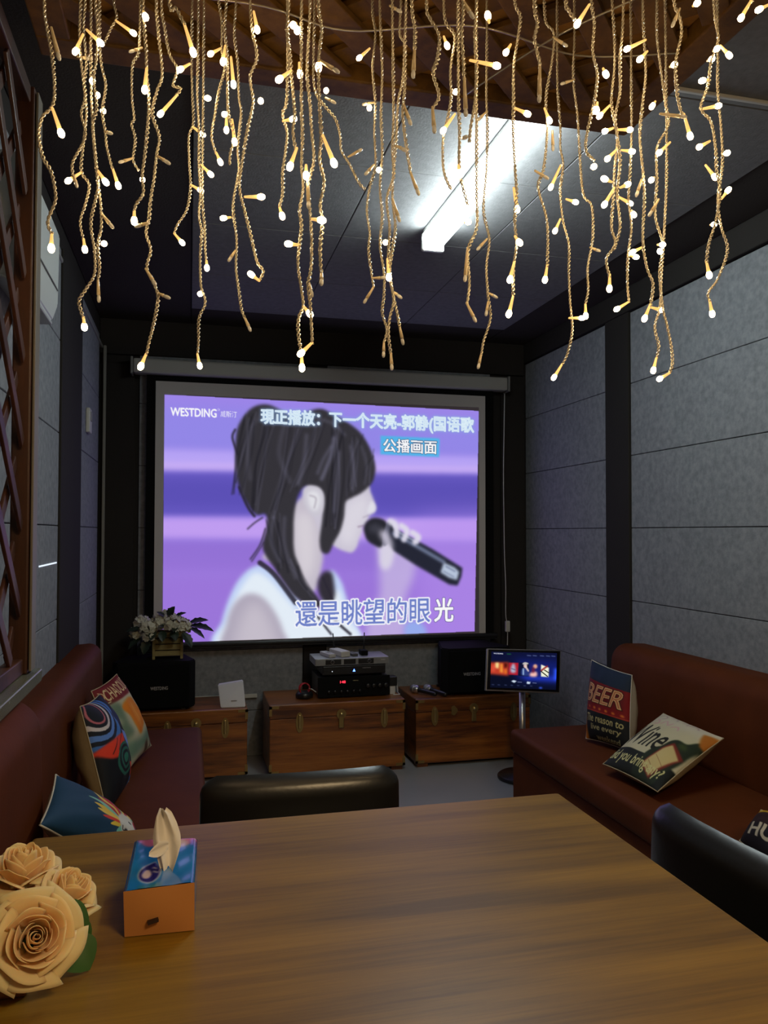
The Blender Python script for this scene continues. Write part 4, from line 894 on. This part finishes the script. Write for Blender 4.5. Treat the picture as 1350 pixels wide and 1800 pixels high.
m = MB(); m.grid(lambda s_, w_: tpp(s_, 1.012 + .02*math.sin(math.pi*s_)*math.sin(math.pi*w_), w_*1.0), 12, 8); o = m.build('end_flap', P('brown_card', rgb(204, 138, 76), .6), tp, True)
m = MB(); pc = at(269, 1619, Y=fl.y-.012); m.box(pc.x-.0068, pc.x+.0068, pc.y-.0030, pc.y+.004, pc.z-.0022, pc.z+.0022, 0, 1, Matrix.Translation(pc) @ Matrix.Rotation(math.radians(-14), 4, 'Y') @ Matrix.Translation(-pc)); m.build('printed_mark', P('dark_mark', (.03, .012, .008), .6), tp)
# tissue: folded, twisted sheet standing out of the slot
ctr = [(293, 1528, 1.105, .010), (294, 1505, 1.115, .017), (294, 1485, 1.125, .023), (293, 1468, 1.135, .023), (291, 1450, 1.14, .019), (288, 1432, 1.145, .013), (285, 1424, 1.145, .007)]
m = MB(); cp = [(at(x, y, Y=yy), r_) for x, y, yy, r_ in ctr]
def tis(u, v):
    s_ = v*(len(cp)-1); i = min(int(s_), len(cp)-2); f_ = s_-i; c_ = cp[i][0]*(1-f_)+cp[i+1][0]*f_; r_ = cp[i][1]*(1-f_)+cp[i+1][1]*f_; a = (u-.5)*2
    return c_ + Vector((a*r_*.8, .007*math.sin(a*5+v*3) - .006*a*a + .006*v, .002*math.sin(a*7)))
m.grid(tis, 22, 26)
def tail(u, v):
    a = at(262, 1506, Y=1.10); c_ = at(296, 1490, Y=1.115); p = c_*(1-v)+a*v; wv = .010*math.sin(math.pi*min(1, .15+v*.8)); return p + Vector((0, .004*math.sin(u*5), 0)) + Vector((0, (u-.5)*.012, (u-.5)*wv*1.6+.004))
m.grid(tail, 8, 10)
m.build('tissue', P('white_tissue', (.80, .76, .70), .9, spec=.1), tp, True, False)

# ================================================================== roses in a vase
PEACH = P('peach_petal', (.95, .60, .29), .6, spec=.2, noise=((22, 22, 22), .35, (.97, .70, .40)), sheen=.2)
PEACH.node_tree.nodes['Principled BSDF'].inputs['Subsurface Weight'].default_value = .35
PEACH.node_tree.nodes['Principled BSDF'].inputs['Subsurface Scale'].default_value = .012
STEMG = P('green_stem', (.05, .10, .03), .5); LEAFG = P('rose_leaf', (.03, .10, .02), .4, noise=((20, 20, 20), .3, (.05, .14, .03)))
VASE = thing('flower_vase', 'brown square vase holding the peach roses on the table', 'vase', (-.205, .96, .75))
VM = wood('vase_wood', rgb(84, 44, 18), rgb(120, 70, 30), rgb(140, 88, 44), rough=.4)
b = MB(); b.box(-.285, -.172, .955, 1.06, .75, .80, .004); b.build('body', VM, VASE)
b = MB(); b.box(-.280, -.177, .96, 1.055, .7995, .802); b.build('foam', P('foam_green', (.02, .05, .015), .9), VASE)
def rose(label, c, axis, R_, seed):
    rnd = random.Random(seed); t = thing('rose', label, 'rose', tuple(c), 'peach roses in the vase'); z = axis.normalized(); x = z.orthogonal().normalized(); y = z.cross(x); m = MB()
    lay = [(.09, .50, 2, 2.0, -.30), (.18, .52, 3, 1.45, -.30), (.28, .53, 3, 1.30, -.22), (.39, .48, 4, 1.0, -.10), (.51, .42, 4, .98, .08), (.64, .30, 5, .80, .30), (.79, .14, 5, .80, .58), (.95, -.08, 6, .66, .85)]
    for li, (rr, hh, n, hw, curl) in enumerate(lay):
        a0 = rnd.uniform(0, 6.28)
        for k in range(n):
            ac = a0 + k*2*math.pi/n + rnd.uniform(-.15, .15); hw_ = hw*rnd.uniform(.94, 1.06); sc = rnd.uniform(.95, 1.05); ph = rnd.uniform(0, 6.28); pt = rnd.uniform(.05, .16); dh = rnd.uniform(-.06, .05)
            def f(u, v):
                s_ = u*2-1; ang = ac + s_*hw_*(.55+.45*math.sin(v*math.pi/2)); edge = 1-.27*abs(s_)**2.2
                q = max(0, (v-.6)/.4)
                rad = R_*rr*sc*(.35 + .65*math.sin(v*math.pi/2)) + R_*.055*s_*(rr+.25) + R_*curl*(.30 if curl > 0 else .28*rr*2)*q*q
                h = R_*(-.60 + (hh+dh+.60)*v*edge) - R_*max(0, curl)*.22*q*q + R_*pt*max(0, 1-2.2*abs(s_))*q*(1 if curl > .2 else .2)*(1-curl)
                rad += R_*.016*math.sin(4*s_+ph)*v*(.4+li*.2) + (R_*.08*q*abs(s_)**3*max(0, curl))
                return c + x*rad*math.cos(ang) + y*rad*math.sin(ang) + z*h
            m.grid(f, 13, 12)
    bl = m.build('bloom', PEACH, t, True, False); so = bl.modifiers.new('thickness', 'SOLIDIFY'); so.thickness = .0006
    b = MB(); b.lathe([(.006, -R_*.62), (R_*.22, -R_*.5), (R_*.3, -R_*.3), (.0, -R_*.2)], Matrix(((x.x, y.x, z.x, c.x), (x.y, y.y, z.y, c.y), (x.z, y.z, z.z, c.z), (0, 0, 0, 1))), 12); b.build('sepals', LEAFG, t, True)
    foot = Vector((-.225 + rnd.uniform(-.02, .02), 1.0 + rnd.uniform(-.02, .02), .80)); b = MB(); b.tube([c - z*R_*.5, (c - z*R_*1.0 + foot)/2, foot], .0035, 8); b.build('stem', STEMG, t, True)
    return t
tocam = lambda p: (CAM-p).normalized()
pr = at(62, 1648, d=.86); r1 = rose('large peach rose facing forward, nearest and lowest of the bunch', pr, (tocam(pr)+Vector((.12, -.1, .1))).normalized(), .043, 4)
pr = at(40, 1520, d=1.02); r2 = rose('peach rose at the upper left of the bunch, cut by the frame edge', pr, (Vector((.05, -.15, 1))).normalized(), .043, 9)
pr = at(124, 1560, d=1.0); r3 = rose('smaller peach rose at the right of the bunch', pr, Vector((.45, -.2, .85)).normalized(), .036, 15)
for q, d, L, W, par in ((at(112, 1612, d=.93), Vector((.35, -.1, -.55)), .052, .040, r3), (at(118, 1650, d=.92), Vector((.35, -.15, -.4)), .045, .045, r1), (at(95, 1600, d=.95), Vector((.9, .1, -.5)), .05, .04, r3), (at(20, 1580, d=1.0), Vector((-.3, -.2, -.5)), .05, .04, r2)):
    m = MB(); leaf_mesh(m, q, d, Vector((0, -.6, .8)), L, W, .12, .15); m.build('leaf', LEAFG, par, True, False)

# ================================================================== fairy light curtain
def ordinal(n):
    ones = ['', 'first', 'second', 'third', 'fourth', 'fifth', 'sixth', 'seventh', 'eighth', 'ninth', 'tenth', 'eleventh', 'twelfth', 'thirteenth', 'fourteenth', 'fifteenth', 'sixteenth', 'seventeenth', 'eighteenth', 'nineteenth']
    tens = {2: ('twenty', 'twentieth'), 3: ('thirty', 'thirtieth'), 4: ('forty', 'fortieth'), 5: ('fifty', 'fiftieth'), 6: ('sixty', 'sixtieth')}
    if n < 20: return ones[n]
    return tens[n//10][1] if n % 10 == 0 else tens[n//10][0]+'-'+ones[n % 10]
WIRE = P('clear_twisted_wire', (.74, .66, .50), .16, metal=.6, spec=.9, coat=.5)
STEM = P('bulb_stem_clear', (.70, .56, .34), .25, spec=.7, coat=.4)
STEML = P('bulb_stem_lit', (.7, .48, .2), .3, emit=((1, .55, .16), .9))
HEADL = E('bulb_glow', (1.0, .70, .36), BULB_L)
HEADU = P('bulb_unlit', (.7, .68, .62), .15, spec=.8, coat=.5)
# every strand: room depth, photograph points down the wire, bulbs (from, to, lit)
ST = [
(1.12, [(78, 0), (82, 45), (90, 85), (93, 110), (96, 160), (91, 188), (75, 205), (68, 235), (75, 275), (90, 302), (97, 335), (97, 355), (84, 390), (92, 412)], [((92, 190), (110, 241), 1), ((91, 412), (90, 444), 1), ((90, 48), (105, 107), 0)]),
(1.30, [(142, 0), (140, 60), (144, 120), (150, 170), (143, 200), (150, 240), (128, 285), (129, 310)], [((146, 60), (130, 96), 1), ((129, 308), (136, 330), 0)]),
(1.34, [(150, 0), (147, 50), (152, 110), (148, 150), (152, 195), (147, 250), (143, 300), (157, 325), (150, 360), (141, 390), (147, 422)], [((143, 303), (115, 321), 1), ((147, 420), (150, 445), 1), ((136, 100), (163, 104), 0)]),
(1.26, [(168, 0), (172, 45), (170, 100), (165, 140), (170, 190), (163, 220), (168, 280), (172, 330), (160, 390), (166, 440), (166, 482), (150, 510), (139, 530), (147, 560)], [((147, 558), (149, 582), 1), ((152, 52), (182, 80), 1), ((172, 300), (190, 326), 1), ((168, 165), (171, 166), 1)]),
(1.33, [(175, 40), (178, 110), (186, 150), (180, 195), (185, 230), (188, 260), (198, 298)], [((198, 296), (210, 333), 1), ((181, 190), (180, 194), 1), ((186, 232), (198, 235), 0)]),
(1.28, [(160, 20), (160, 140), (163, 220), (170, 300), (177, 360), (178, 400), (172, 430), (175, 470), (172, 492)], [((172, 490), (174, 532), 0), ((178, 375), (200, 402, ), 0), ((170, 430), (181, 428), 1), ((163, 138), (161, 141), 1)]),
(1.40, [(200, 0), (205, 30), (196, 48), (184, 74)], [((203, 36), (240, 62), 1)]),
(1.42, [(246, 60), (243, 95), (233, 115), (232, 170), (236, 210), (231, 217), (238, 245), (234, 280), (244, 300)], [((234, 278), (208, 286), 0), ((248, 308), (249, 315), 1), ((250, 84), (226, 92), 0)]),
(1.18, [(252, 0), (254, 50), (257, 90), (258, 130), (262, 170), (260, 220), (255, 270), (250, 310), (252, 340), (240, 358), (236, 372)], [((258, 118), (254, 164), 1), ((236, 370), (236, 396), 1), ((260, 392), (236, 399), 0), ((252, 20), (258, 35), 1)]),
(1.22, [(275, 0), (278, 50), (285, 130), (276, 160), (268, 200), (280, 240), (275, 275), (270, 320), (265, 350), (262, 385), (257, 410), (265, 440), (258, 470), (266, 490), (277, 515), (277, 535), (270, 570), (262, 602), (257, 625)], [((257, 622), (245, 650), 1), ((277, 515), (300, 525), 0), ((278, 275), (300, 289), 0), ((256, 472), (274, 502), 0)]),
(1.30, [(284, 10), (290, 50), (298, 95), (312, 122), (304, 150), (318, 155), (310, 168)], [((312, 166), (278, 205), 1), ((334, 112), (312, 125), 1)]),
(1.08, [(298, 0), (310, 15), (326, 45)], [((324, 42), (342, 100), 1)]),
(1.45, [(337, 110), (338, 160), (340, 215), (332, 240), (333, 290), (335, 330), (328, 370), (312, 395), (306, 412)], [((306, 410), (324, 431), 1), ((338, 222), (361, 240), 1), ((336, 325), (358, 338), 1)]),
(1.40, [(348, 110), (347, 170), (350, 230), (350, 290), (352, 340), (350, 380), (355, 410), (352, 450), (353, 500), (361, 532), (350, 560), (349, 600), (347, 625)], [((347, 622), (352, 648), 1), ((354, 290), (375, 311), 1), ((350, 515), (353, 517), 1)]),
(1.42, [(356, 340), (360, 400), (361, 440), (363, 462)], [((363, 458), (364, 476), 1), ((352, 420), (353, 416), 0)]),
(1.36, [(385, 0), (390, 40), (390, 90), (395, 120), (385, 160), (378, 200), (372, 240), (380, 270)], [((380, 268), (390, 291), 1), ((358, 172), (370, 173), 1), ((388, 85), (366, 97), 1), ((398, 200), (398, 234), 1)]),
(1.28, [(398, 0), (395, 50), (400, 100), (400, 160), (402, 200), (412, 240), (405, 270), (404, 290)], [((396, 80), (391, 115), 1), ((406, 100), (411, 155), 1), ((386, 200), (396, 200), 1), ((408, 210), (413, 256), 1)]),
(1.38, [(415, 0), (412, 60), (418, 110), (420, 170), (424, 200), (418, 260), (420, 300), (410, 360), (416, 420), (415, 470), (420, 510), (425, 545), (432, 562)], [((430, 558), (441, 583), 0), ((414, 440), (401, 460), 0), ((406, 382), (387, 384), 1)]),
(1.20, [(440, 0), (443, 50), (452, 100), (440, 135), (445, 180), (435, 230), (425, 290), (421, 330), (430, 370), (440, 410), (452, 460), (463, 476), (457, 492)], [((456, 494), (436, 478), 1), ((446, 20), (453, 58), 1), ((430, 346), (466, 346), 1), ((456, 172), (458, 176), 1)]),
(1.06, [(508, 0), (505, 50), (510, 100), (513, 140), (518, 200), (515, 230), (520, 262)], [((522, 260), (507, 300), 1), ((512, 124), (486, 143), 1), ((512, 30), (516, 42), 1)]),
(1.22, [(505, 165), (497, 200), (505, 235), (500, 280), (497, 305), (497, 340), (491, 365)], [((491, 363), (498, 386), 1), ((497, 213), (522, 208), 1)]),
(1.14, [(530, 60), (530, 180), (532, 240), (530, 290), (533, 330), (527, 370), (530, 400), (524, 460), (530, 510), (533, 538), (525, 560), (525, 590), (530, 622)], [((530, 620), (531, 653), 1), ((528, 431), (500, 428), 1), ((533, 538), (549, 557), 1), ((526, 110), (528, 138), 1), ((520, 40), (523, 60), 1)]),
(1.10, [(545, 20), (540, 120), (545, 180), (548, 230), (552, 280), (545, 310), (541, 330), (545, 370), (548, 420), (547, 470), (542, 500), (545, 530), (548, 580), (549, 605)], [((549, 602), (524, 626), 1), ((540, 300), (543, 368), 0), ((538, 290), (538, 315), 1), ((544, 500), (549, 523), 0)]),
(1.02, [(560, 0), (566, 50), (560, 110), (562, 180), (565, 240), (562, 280), (570, 320), (563, 360), (567, 390), (563, 440), (565, 482)], [((565, 480), (565, 502), 0), ((560, 105), (597, 128), 0), ((566, 235), (590, 294), 1), ((548, 385), (573, 388), 1), ((560, 105), (560, 127), 1)]),
(1.36, [(552, 150), (570, 185), (590, 210), (598, 240), (600, 265), (615, 290), (630, 320), (642, 334)], [((612, 276), (637, 262), 0), ((572, 172), (591, 182), 0), ((574, 155), (573, 162), 1)]),
(1.36, [(655, 20), (660, 60), (655, 120), (660, 180), (658, 230), (660, 290), (650, 330), (645, 370), (650, 410), (648, 440), (653, 480), (657, 506)], [((657, 504), (639, 534), 0), ((650, 85), (628, 105), 1), ((658, 180), (636, 184), 0), ((650, 185), (649, 193), 1)]),
(1.28, [(668, 20), (672, 120), (670, 200), (672, 270), (668, 330), (672, 380), (668, 430), (675, 480), (675, 520), (672, 550), (680, 580), (675, 602)], [((675, 600), (674, 629), 0), ((657, 290), (641, 308), 0), ((664, 292), (667, 298), 1), ((654, 489), (680, 488), 0), ((677, 418), (680, 426), 1)]),
(1.20, [(690, 30), (692, 190), (690, 260), (692, 310), (680, 350), (685, 400), (683, 450), (688, 500), (692, 530), (685, 560), (683, 590), (687, 622)], [((687, 620), (689, 651), 0), ((681, 455), (684, 494), 1), ((690, 350), (703, 391), 0)]),
(1.24, [(705, 0), (703, 60), (712, 80), (708, 140), (700, 180), (697, 240), (692, 300), (690, 350), (695, 400), (690, 440), (685, 480), (690, 512), (697, 545), (703, 575)], [((702, 572), (709, 607), 0), ((690, 512), (707, 525), 0), ((685, 10), (707, 22), 0)]),
(1.00, [(724, 0), (730, 50), (729, 88)], [((729, 84), (726, 138), 0)]),
(1.12, [(714, 0), (712, 80), (712, 150), (708, 200), (715, 260), (722, 305)], [((721, 302), (737, 344), 0), ((696, 256), (716, 266), 0), ((710, 185), (723, 221), 0)]),
(.98, [(750, 0), (755, 30), (772, 62), (770, 100), (762, 130), (772, 168), (761, 190)], [((760, 188), (764, 235), 0)]),
(1.20, [(780, 0), (784, 40), (800, 65), (792, 120), (793, 170), (788, 205), (779, 245), (780, 300), (793, 333)], [((800, 200), (776, 234), 1), ((780, 64), (788, 86), 1), ((800, 150), (802, 160), 1)]),
(.96, [(815, 0), (812, 60), (815, 110), (816, 140)], [((816, 136), (819, 206), 0), ((813, 0), (833, 33), 0)]),
(1.08, [(806, 150), (808, 230), (808, 300), (822, 360)], [((806, 290), (808, 312), 1)]),
(1.02, [(838, 0), (835, 60), (838, 120), (835, 180), (828, 220), (825, 250)], [((826, 106), (880, 117), 1), ((860, 40), (856, 20), 1), ((824, 225), (821, 240), 0)]),
(1.30, [(856, 80), (855, 170), (857, 230), (855, 300), (850, 370), (860, 420), (855, 470), (858, 520), (862, 560), (850, 600), (846, 625)], [((846, 622), (840, 649), 0), ((856, 196), (838, 213), 0), ((856, 420), (838, 440), 0), ((858, 515), (875, 524), 0), ((858, 530), (854, 556), 0)]),
(1.16, [(838, 330), (838, 400), (823, 440), (825, 500), (821, 535)], [((820, 532), (837, 567), 0), ((822, 435), (817, 496), 0), ((838, 385), (826, 390), 1)]),
(1.12, [(905, 0), (915, 30), (910, 70), (903, 120), (903, 180), (902, 230), (905, 290), (908, 340), (905, 390), (908, 430), (903, 470), (902, 520)], [((904, 460), (895, 497), 1), ((902, 520), (893, 558), 1), ((905, 190), (933, 203), 1), ((905, 415), (917, 431), 1), ((903, 330), (910, 375), 1), ((898, 78), (887, 96), 1)]),
(.95, [(940, 0), (945, 40), (940, 70), (948, 105), (949, 120)], [((949, 115), (948, 180), 0)]),
(1.22, [(957, 0), (960, 40), (974, 60), (970, 110), (960, 170), (962, 220), (960, 260), (955, 300), (946, 330), (960, 380), (963, 420), (962, 470)], [((962, 466), (957, 498), 1), ((972, 65), (998, 82), 0), ((957, 190), (968, 217), 1), ((971, 230), (972, 266), 0), ((940, 300), (965, 315), 0)]),
(1.32, [(980, 150), (985, 220), (985, 260), (990, 290), (985, 340), (990, 390), (1000, 430), (1000, 480), (1002, 530), (1006, 580), (998, 620), (988, 642)], [((988, 640), (971, 668), 1), ((1000, 559), (1029, 559), 1), ((986, 290), (966, 334), 1), ((985, 385), (974, 410), 1)]),
(1.30, [(1010, 60), (1008, 140), (1015, 200), (1018, 250), (1025, 340), (1040, 362), (1042, 420), (1033, 470), (1034, 510), (1029, 535)], [((1029, 533), (1030, 561), 1), ((1037, 435), (1056, 442), 0), ((995, 350), (1017, 357), 1), ((1010, 140), (985, 148), 0)]),
(1.00, [(995, 0), (1000, 18), (1010, 35)], [((1036, 8), (1011, 48), 1)]),
(1.06, [(1040, 0), (1045, 40), (1042, 90), (1050, 130), (1045, 180), (1033, 230), (1030, 265), (1045, 282)], [((1050, 180), (1048, 200), 1), ((1040, 280), (1046, 292), 1), ((1060, 120), (1068, 137), 1)]),
(1.16, [(1076, 0), (1080, 60), (1080, 120), (1075, 180), (1085, 240), (1080, 300), (1078, 350), (1075, 400), (1082, 430), (1066, 455), (1072, 488)], [((1072, 482), (1071, 514), 1), ((1072, 185), (1050, 208), 1), ((1085, 228), (1112, 228), 1), ((1078, 225), (1060, 232), 1), ((1085, 262), (1065, 282), 1)]),
(1.10, [(1096, 0), (1094, 60), (1090, 100), (1090, 160), (1082, 210), (1090, 280), (1085, 340), (1090, 400), (1078, 440)], [((1135, 70), (1098, 88), 1), ((1138, 90), (1121, 108), 1), ((1090, 330), (1108, 322), 1), ((1080, 330), (1060, 364), 1), ((1075, 320), (1057, 312), 1)]),
(1.24, [(1110, 180), (1110, 240), (1108, 300), (1105, 350), (1110, 400), (1104, 450), (1103, 500), (1106, 532)], [((1106, 530), (1080, 546), 1), ((1092, 264), (1117, 267), 1), ((1085, 345), (1112, 360), 1), ((1110, 370), (1117, 382), 1), ((1130, 434), (1108, 445), 1), ((1104, 448), (1123, 453), 1)]),
(1.14, [(1130, 0), (1132, 60), (1135, 130), (1130, 180), (1125, 240), (1130, 300), (1133, 350), (1130, 420), (1137, 470), (1148, 500), (1143, 540)], [((1143, 535), (1131, 565), 1), ((1128, 315), (1118, 346), 0), ((1158, 350), (1140, 381), 0), ((1150, 312), (1143, 318), 1)]),
(1.18, [(1155, 0), (1155, 60), (1160, 110), (1170, 180), (1175, 220), (1155, 260), (1155, 320), (1152, 380), (1165, 430), (1160, 480), (1165, 540), (1172, 570), (1180, 610), (1182, 640), (1177, 656)], [((1178, 655), (1156, 668), 1), ((1166, 424), (1169, 430), 1), ((1158, 438), (1161, 444), 1), ((1152, 178), (1143, 192), 1), ((1178, 250), (1155, 272), 1)]),
(1.20, [(1172, 300), (1168, 400), (1163, 480), (1160, 540), (1151, 575), (1158, 608), (1154, 630)], [((1154, 628), (1147, 657), 1), ((1143, 540), (1166, 546), 1)]),
(1.04, [(1185, 0), (1195, 30), (1198, 60), (1188, 110), (1190, 160), (1197, 195), (1203, 205)], [((1202, 200), (1215, 246), 1), ((1195, 15), (1181, 48), 0), ((1188, 105), (1189, 112), 1), ((1160, 200), (1208, 206), 0)]),
(1.08, [(1255, 0), (1258, 40), (1263, 70), (1250, 110), (1245, 150), (1232, 190), (1250, 215), (1258, 260), (1260, 300), (1266, 340), (1258, 390), (1246, 430), (1242, 462)], [((1242, 460), (1248, 490), 1), ((1266, 80), (1286, 102), 1), ((1258, 80), (1263, 84), 1), ((1250, 95), (1255, 102), 1), ((1245, 140), (1228, 143), 1), ((1232, 192), (1268, 185), 1), ((1248, 248), (1226, 260), 1), ((1276, 262), (1282, 268), 1)]),
(1.14, [(1262, 100), (1262, 160), (1268, 230), (1270, 290), (1262, 350), (1268, 400), (1279, 440), (1262, 490), (1245, 515), (1248, 530)], [((1247, 526), (1253, 558), 1), ((1240, 290), (1260, 316), 1), ((1268, 350), (1284, 329), 1), ((1256, 385), (1258, 394), 1)]),
(.98, [(1312, -30), (1318, -5), (1322, 4)], [((1321, 0), (1300, 36), 1), ((1352, 8), (1328, 20), 1), ((1226, -6), (1229, 3), 1)]),
]
order = sorted(range(len(ST)), key=lambda i: max(p[0] for p in [ST[i][1][-1]]) + .001*i); rank = {i: k+1 for k, i in enumerate(order)}
for si, (yy, path, bulbs) in enumerate(ST):
    rnd = random.Random(100+si)
    pts = [at(x, y, Y=yy) for x, y in path]
    if pts[0].z < 2.296: pts = [Vector((pts[0].x, pts[0].y, 2.298))] + ([Vector((pts[0].x, pts[0].y, (2.298+pts[0].z)/2))] if 2.298-pts[0].z > .1 else []) + pts
    nl = sum(1 for q in bulbs if q[2]); length = 'long' if path[-1][1] > 480 else ('short' if path[-1][1] < 250 else 'medium-length')
    t = thing('fairy_light_strand', f'{length} twisted clear fairy light strand, {nl} bulbs lit, {ordinal(rank[si])} from left by its lower end', 'string lights', tuple(pts[0]), 'fairy light strands hanging from the ceiling lattice')
    cl_ = [Vector(p) for p in catmull([tuple(p) for p in pts], 8, False)]
    # resample evenly, then wind two wires round the line
    seg = [0.0]
    for a, c in zip(cl_[:-1], cl_[1:]): seg.append(seg[-1]+(c-a).length)
    L = seg[-1]; pitch = .0145; n = max(12, int(L/pitch*6)); line = []; j = 0
    for i in range(n+1):
        s_ = L*i/n
        while j < len(seg)-2 and seg[j+1] < s_: j += 1
        f_ = (s_-seg[j])/max(1e-9, seg[j+1]-seg[j]); line.append(cl_[j]*(1-f_)+cl_[j+1]*f_)
    m = MB(); hr, wr = .00145, .00125
    for ph in (0, math.pi):
        hp = []
        for i, p in enumerate(line):
            tdir = (line[min(i+1, n)]-line[max(i-1, 0)]).normalized(); ax = tdir.cross(Vector((0, 1, 0))); ax = ax.normalized() if ax.length > 1e-5 else Vector((1, 0, 0)); ay = tdir.cross(ax); an = ph + 2*math.pi*L*i/n/pitch
            loose = 1 + .5*math.sin(i*.05+si)**6
            hp.append(p + (ax*math.cos(an)+ay*math.sin(an))*hr*loose)
        m.tube(hp, wr, 5)
    m.build('wire', WIRE, t, True, False)
    for (a, c, lit) in bulbs:
        pa, pc = at(a[0], a[1], Y=yy), at(c[0], c[1], Y=yy + rnd.uniform(-.012, .006)); d = pc-pa
        if d.length < .014:                       # stem points towards or away from the viewer
            pa = pc + Vector((rnd.uniform(-.004, .004), .018, .006)); d = pc-pa
        Lb = d.length; z = d.normalized(); x = z.orthogonal().normalized(); y = z.cross(x); M = Matrix(((x.x, y.x, z.x, pa.x), (x.y, y.y, z.y, pa.y), (x.z, y.z, z.z, pa.z), (0, 0, 0, 1)))
        m = MB(); m.mi = 0; hl = .0115
        m.lathe([(.0010, -.001), (.0018, 0), (.0024, Lb*.35), (.0031, max(.002, Lb-hl))], M, 9)
        m.mi = 1; rh = .0046 if lit else .0030
        m.lathe([(rh*.72, Lb-hl+.0003), (rh, Lb-hl*.62), (rh*.95, Lb-hl*.3), (rh*.6, Lb-hl*.06), (.0002, Lb)], M, 10)
        bo = m.build('bulb', [STEML, HEADL] if lit else [STEM, HEADU], t, True, False)
# pale lead cables lying along the lattice
for lab, pts in (('pale lead cable of the fairy lights along the far edge of the ceiling lattice', [(-.28, 1.55, 2.296), (.1, 1.50, 2.292), (.3, 1.54, 2.296), (.55, 1.46, 2.294), (.8, 1.50, 2.296), (1.0, 1.44, 2.295)]), ('pale lead cable of the fairy lights across the right part of the ceiling lattice', [(.62, 1.70, 2.296), (.72, 1.45, 2.290), (.86, 1.25, 2.295), (.98, 1.0, 2.292), (1.02, .7, 2.296)])):
    tag(MB().tube([Vector(p) for p in catmull(pts, 8, False)], .0022, 6).build('lead_cable', WIRE, None, True), lab, 'cable')

SC.cycles.use_denoising = True
try: SC.cycles.denoiser = 'OPENIMAGEDENOISE'
except Exception: pass
SC.cycles.use_light_tree = True; SC.cycles.use_adaptive_sampling = True; SC.cycles.adaptive_threshold = .025
SC.cycles.max_bounces = 6; SC.cycles.diffuse_bounces = 4; SC.cycles.sample_clamp_indirect = 4.0
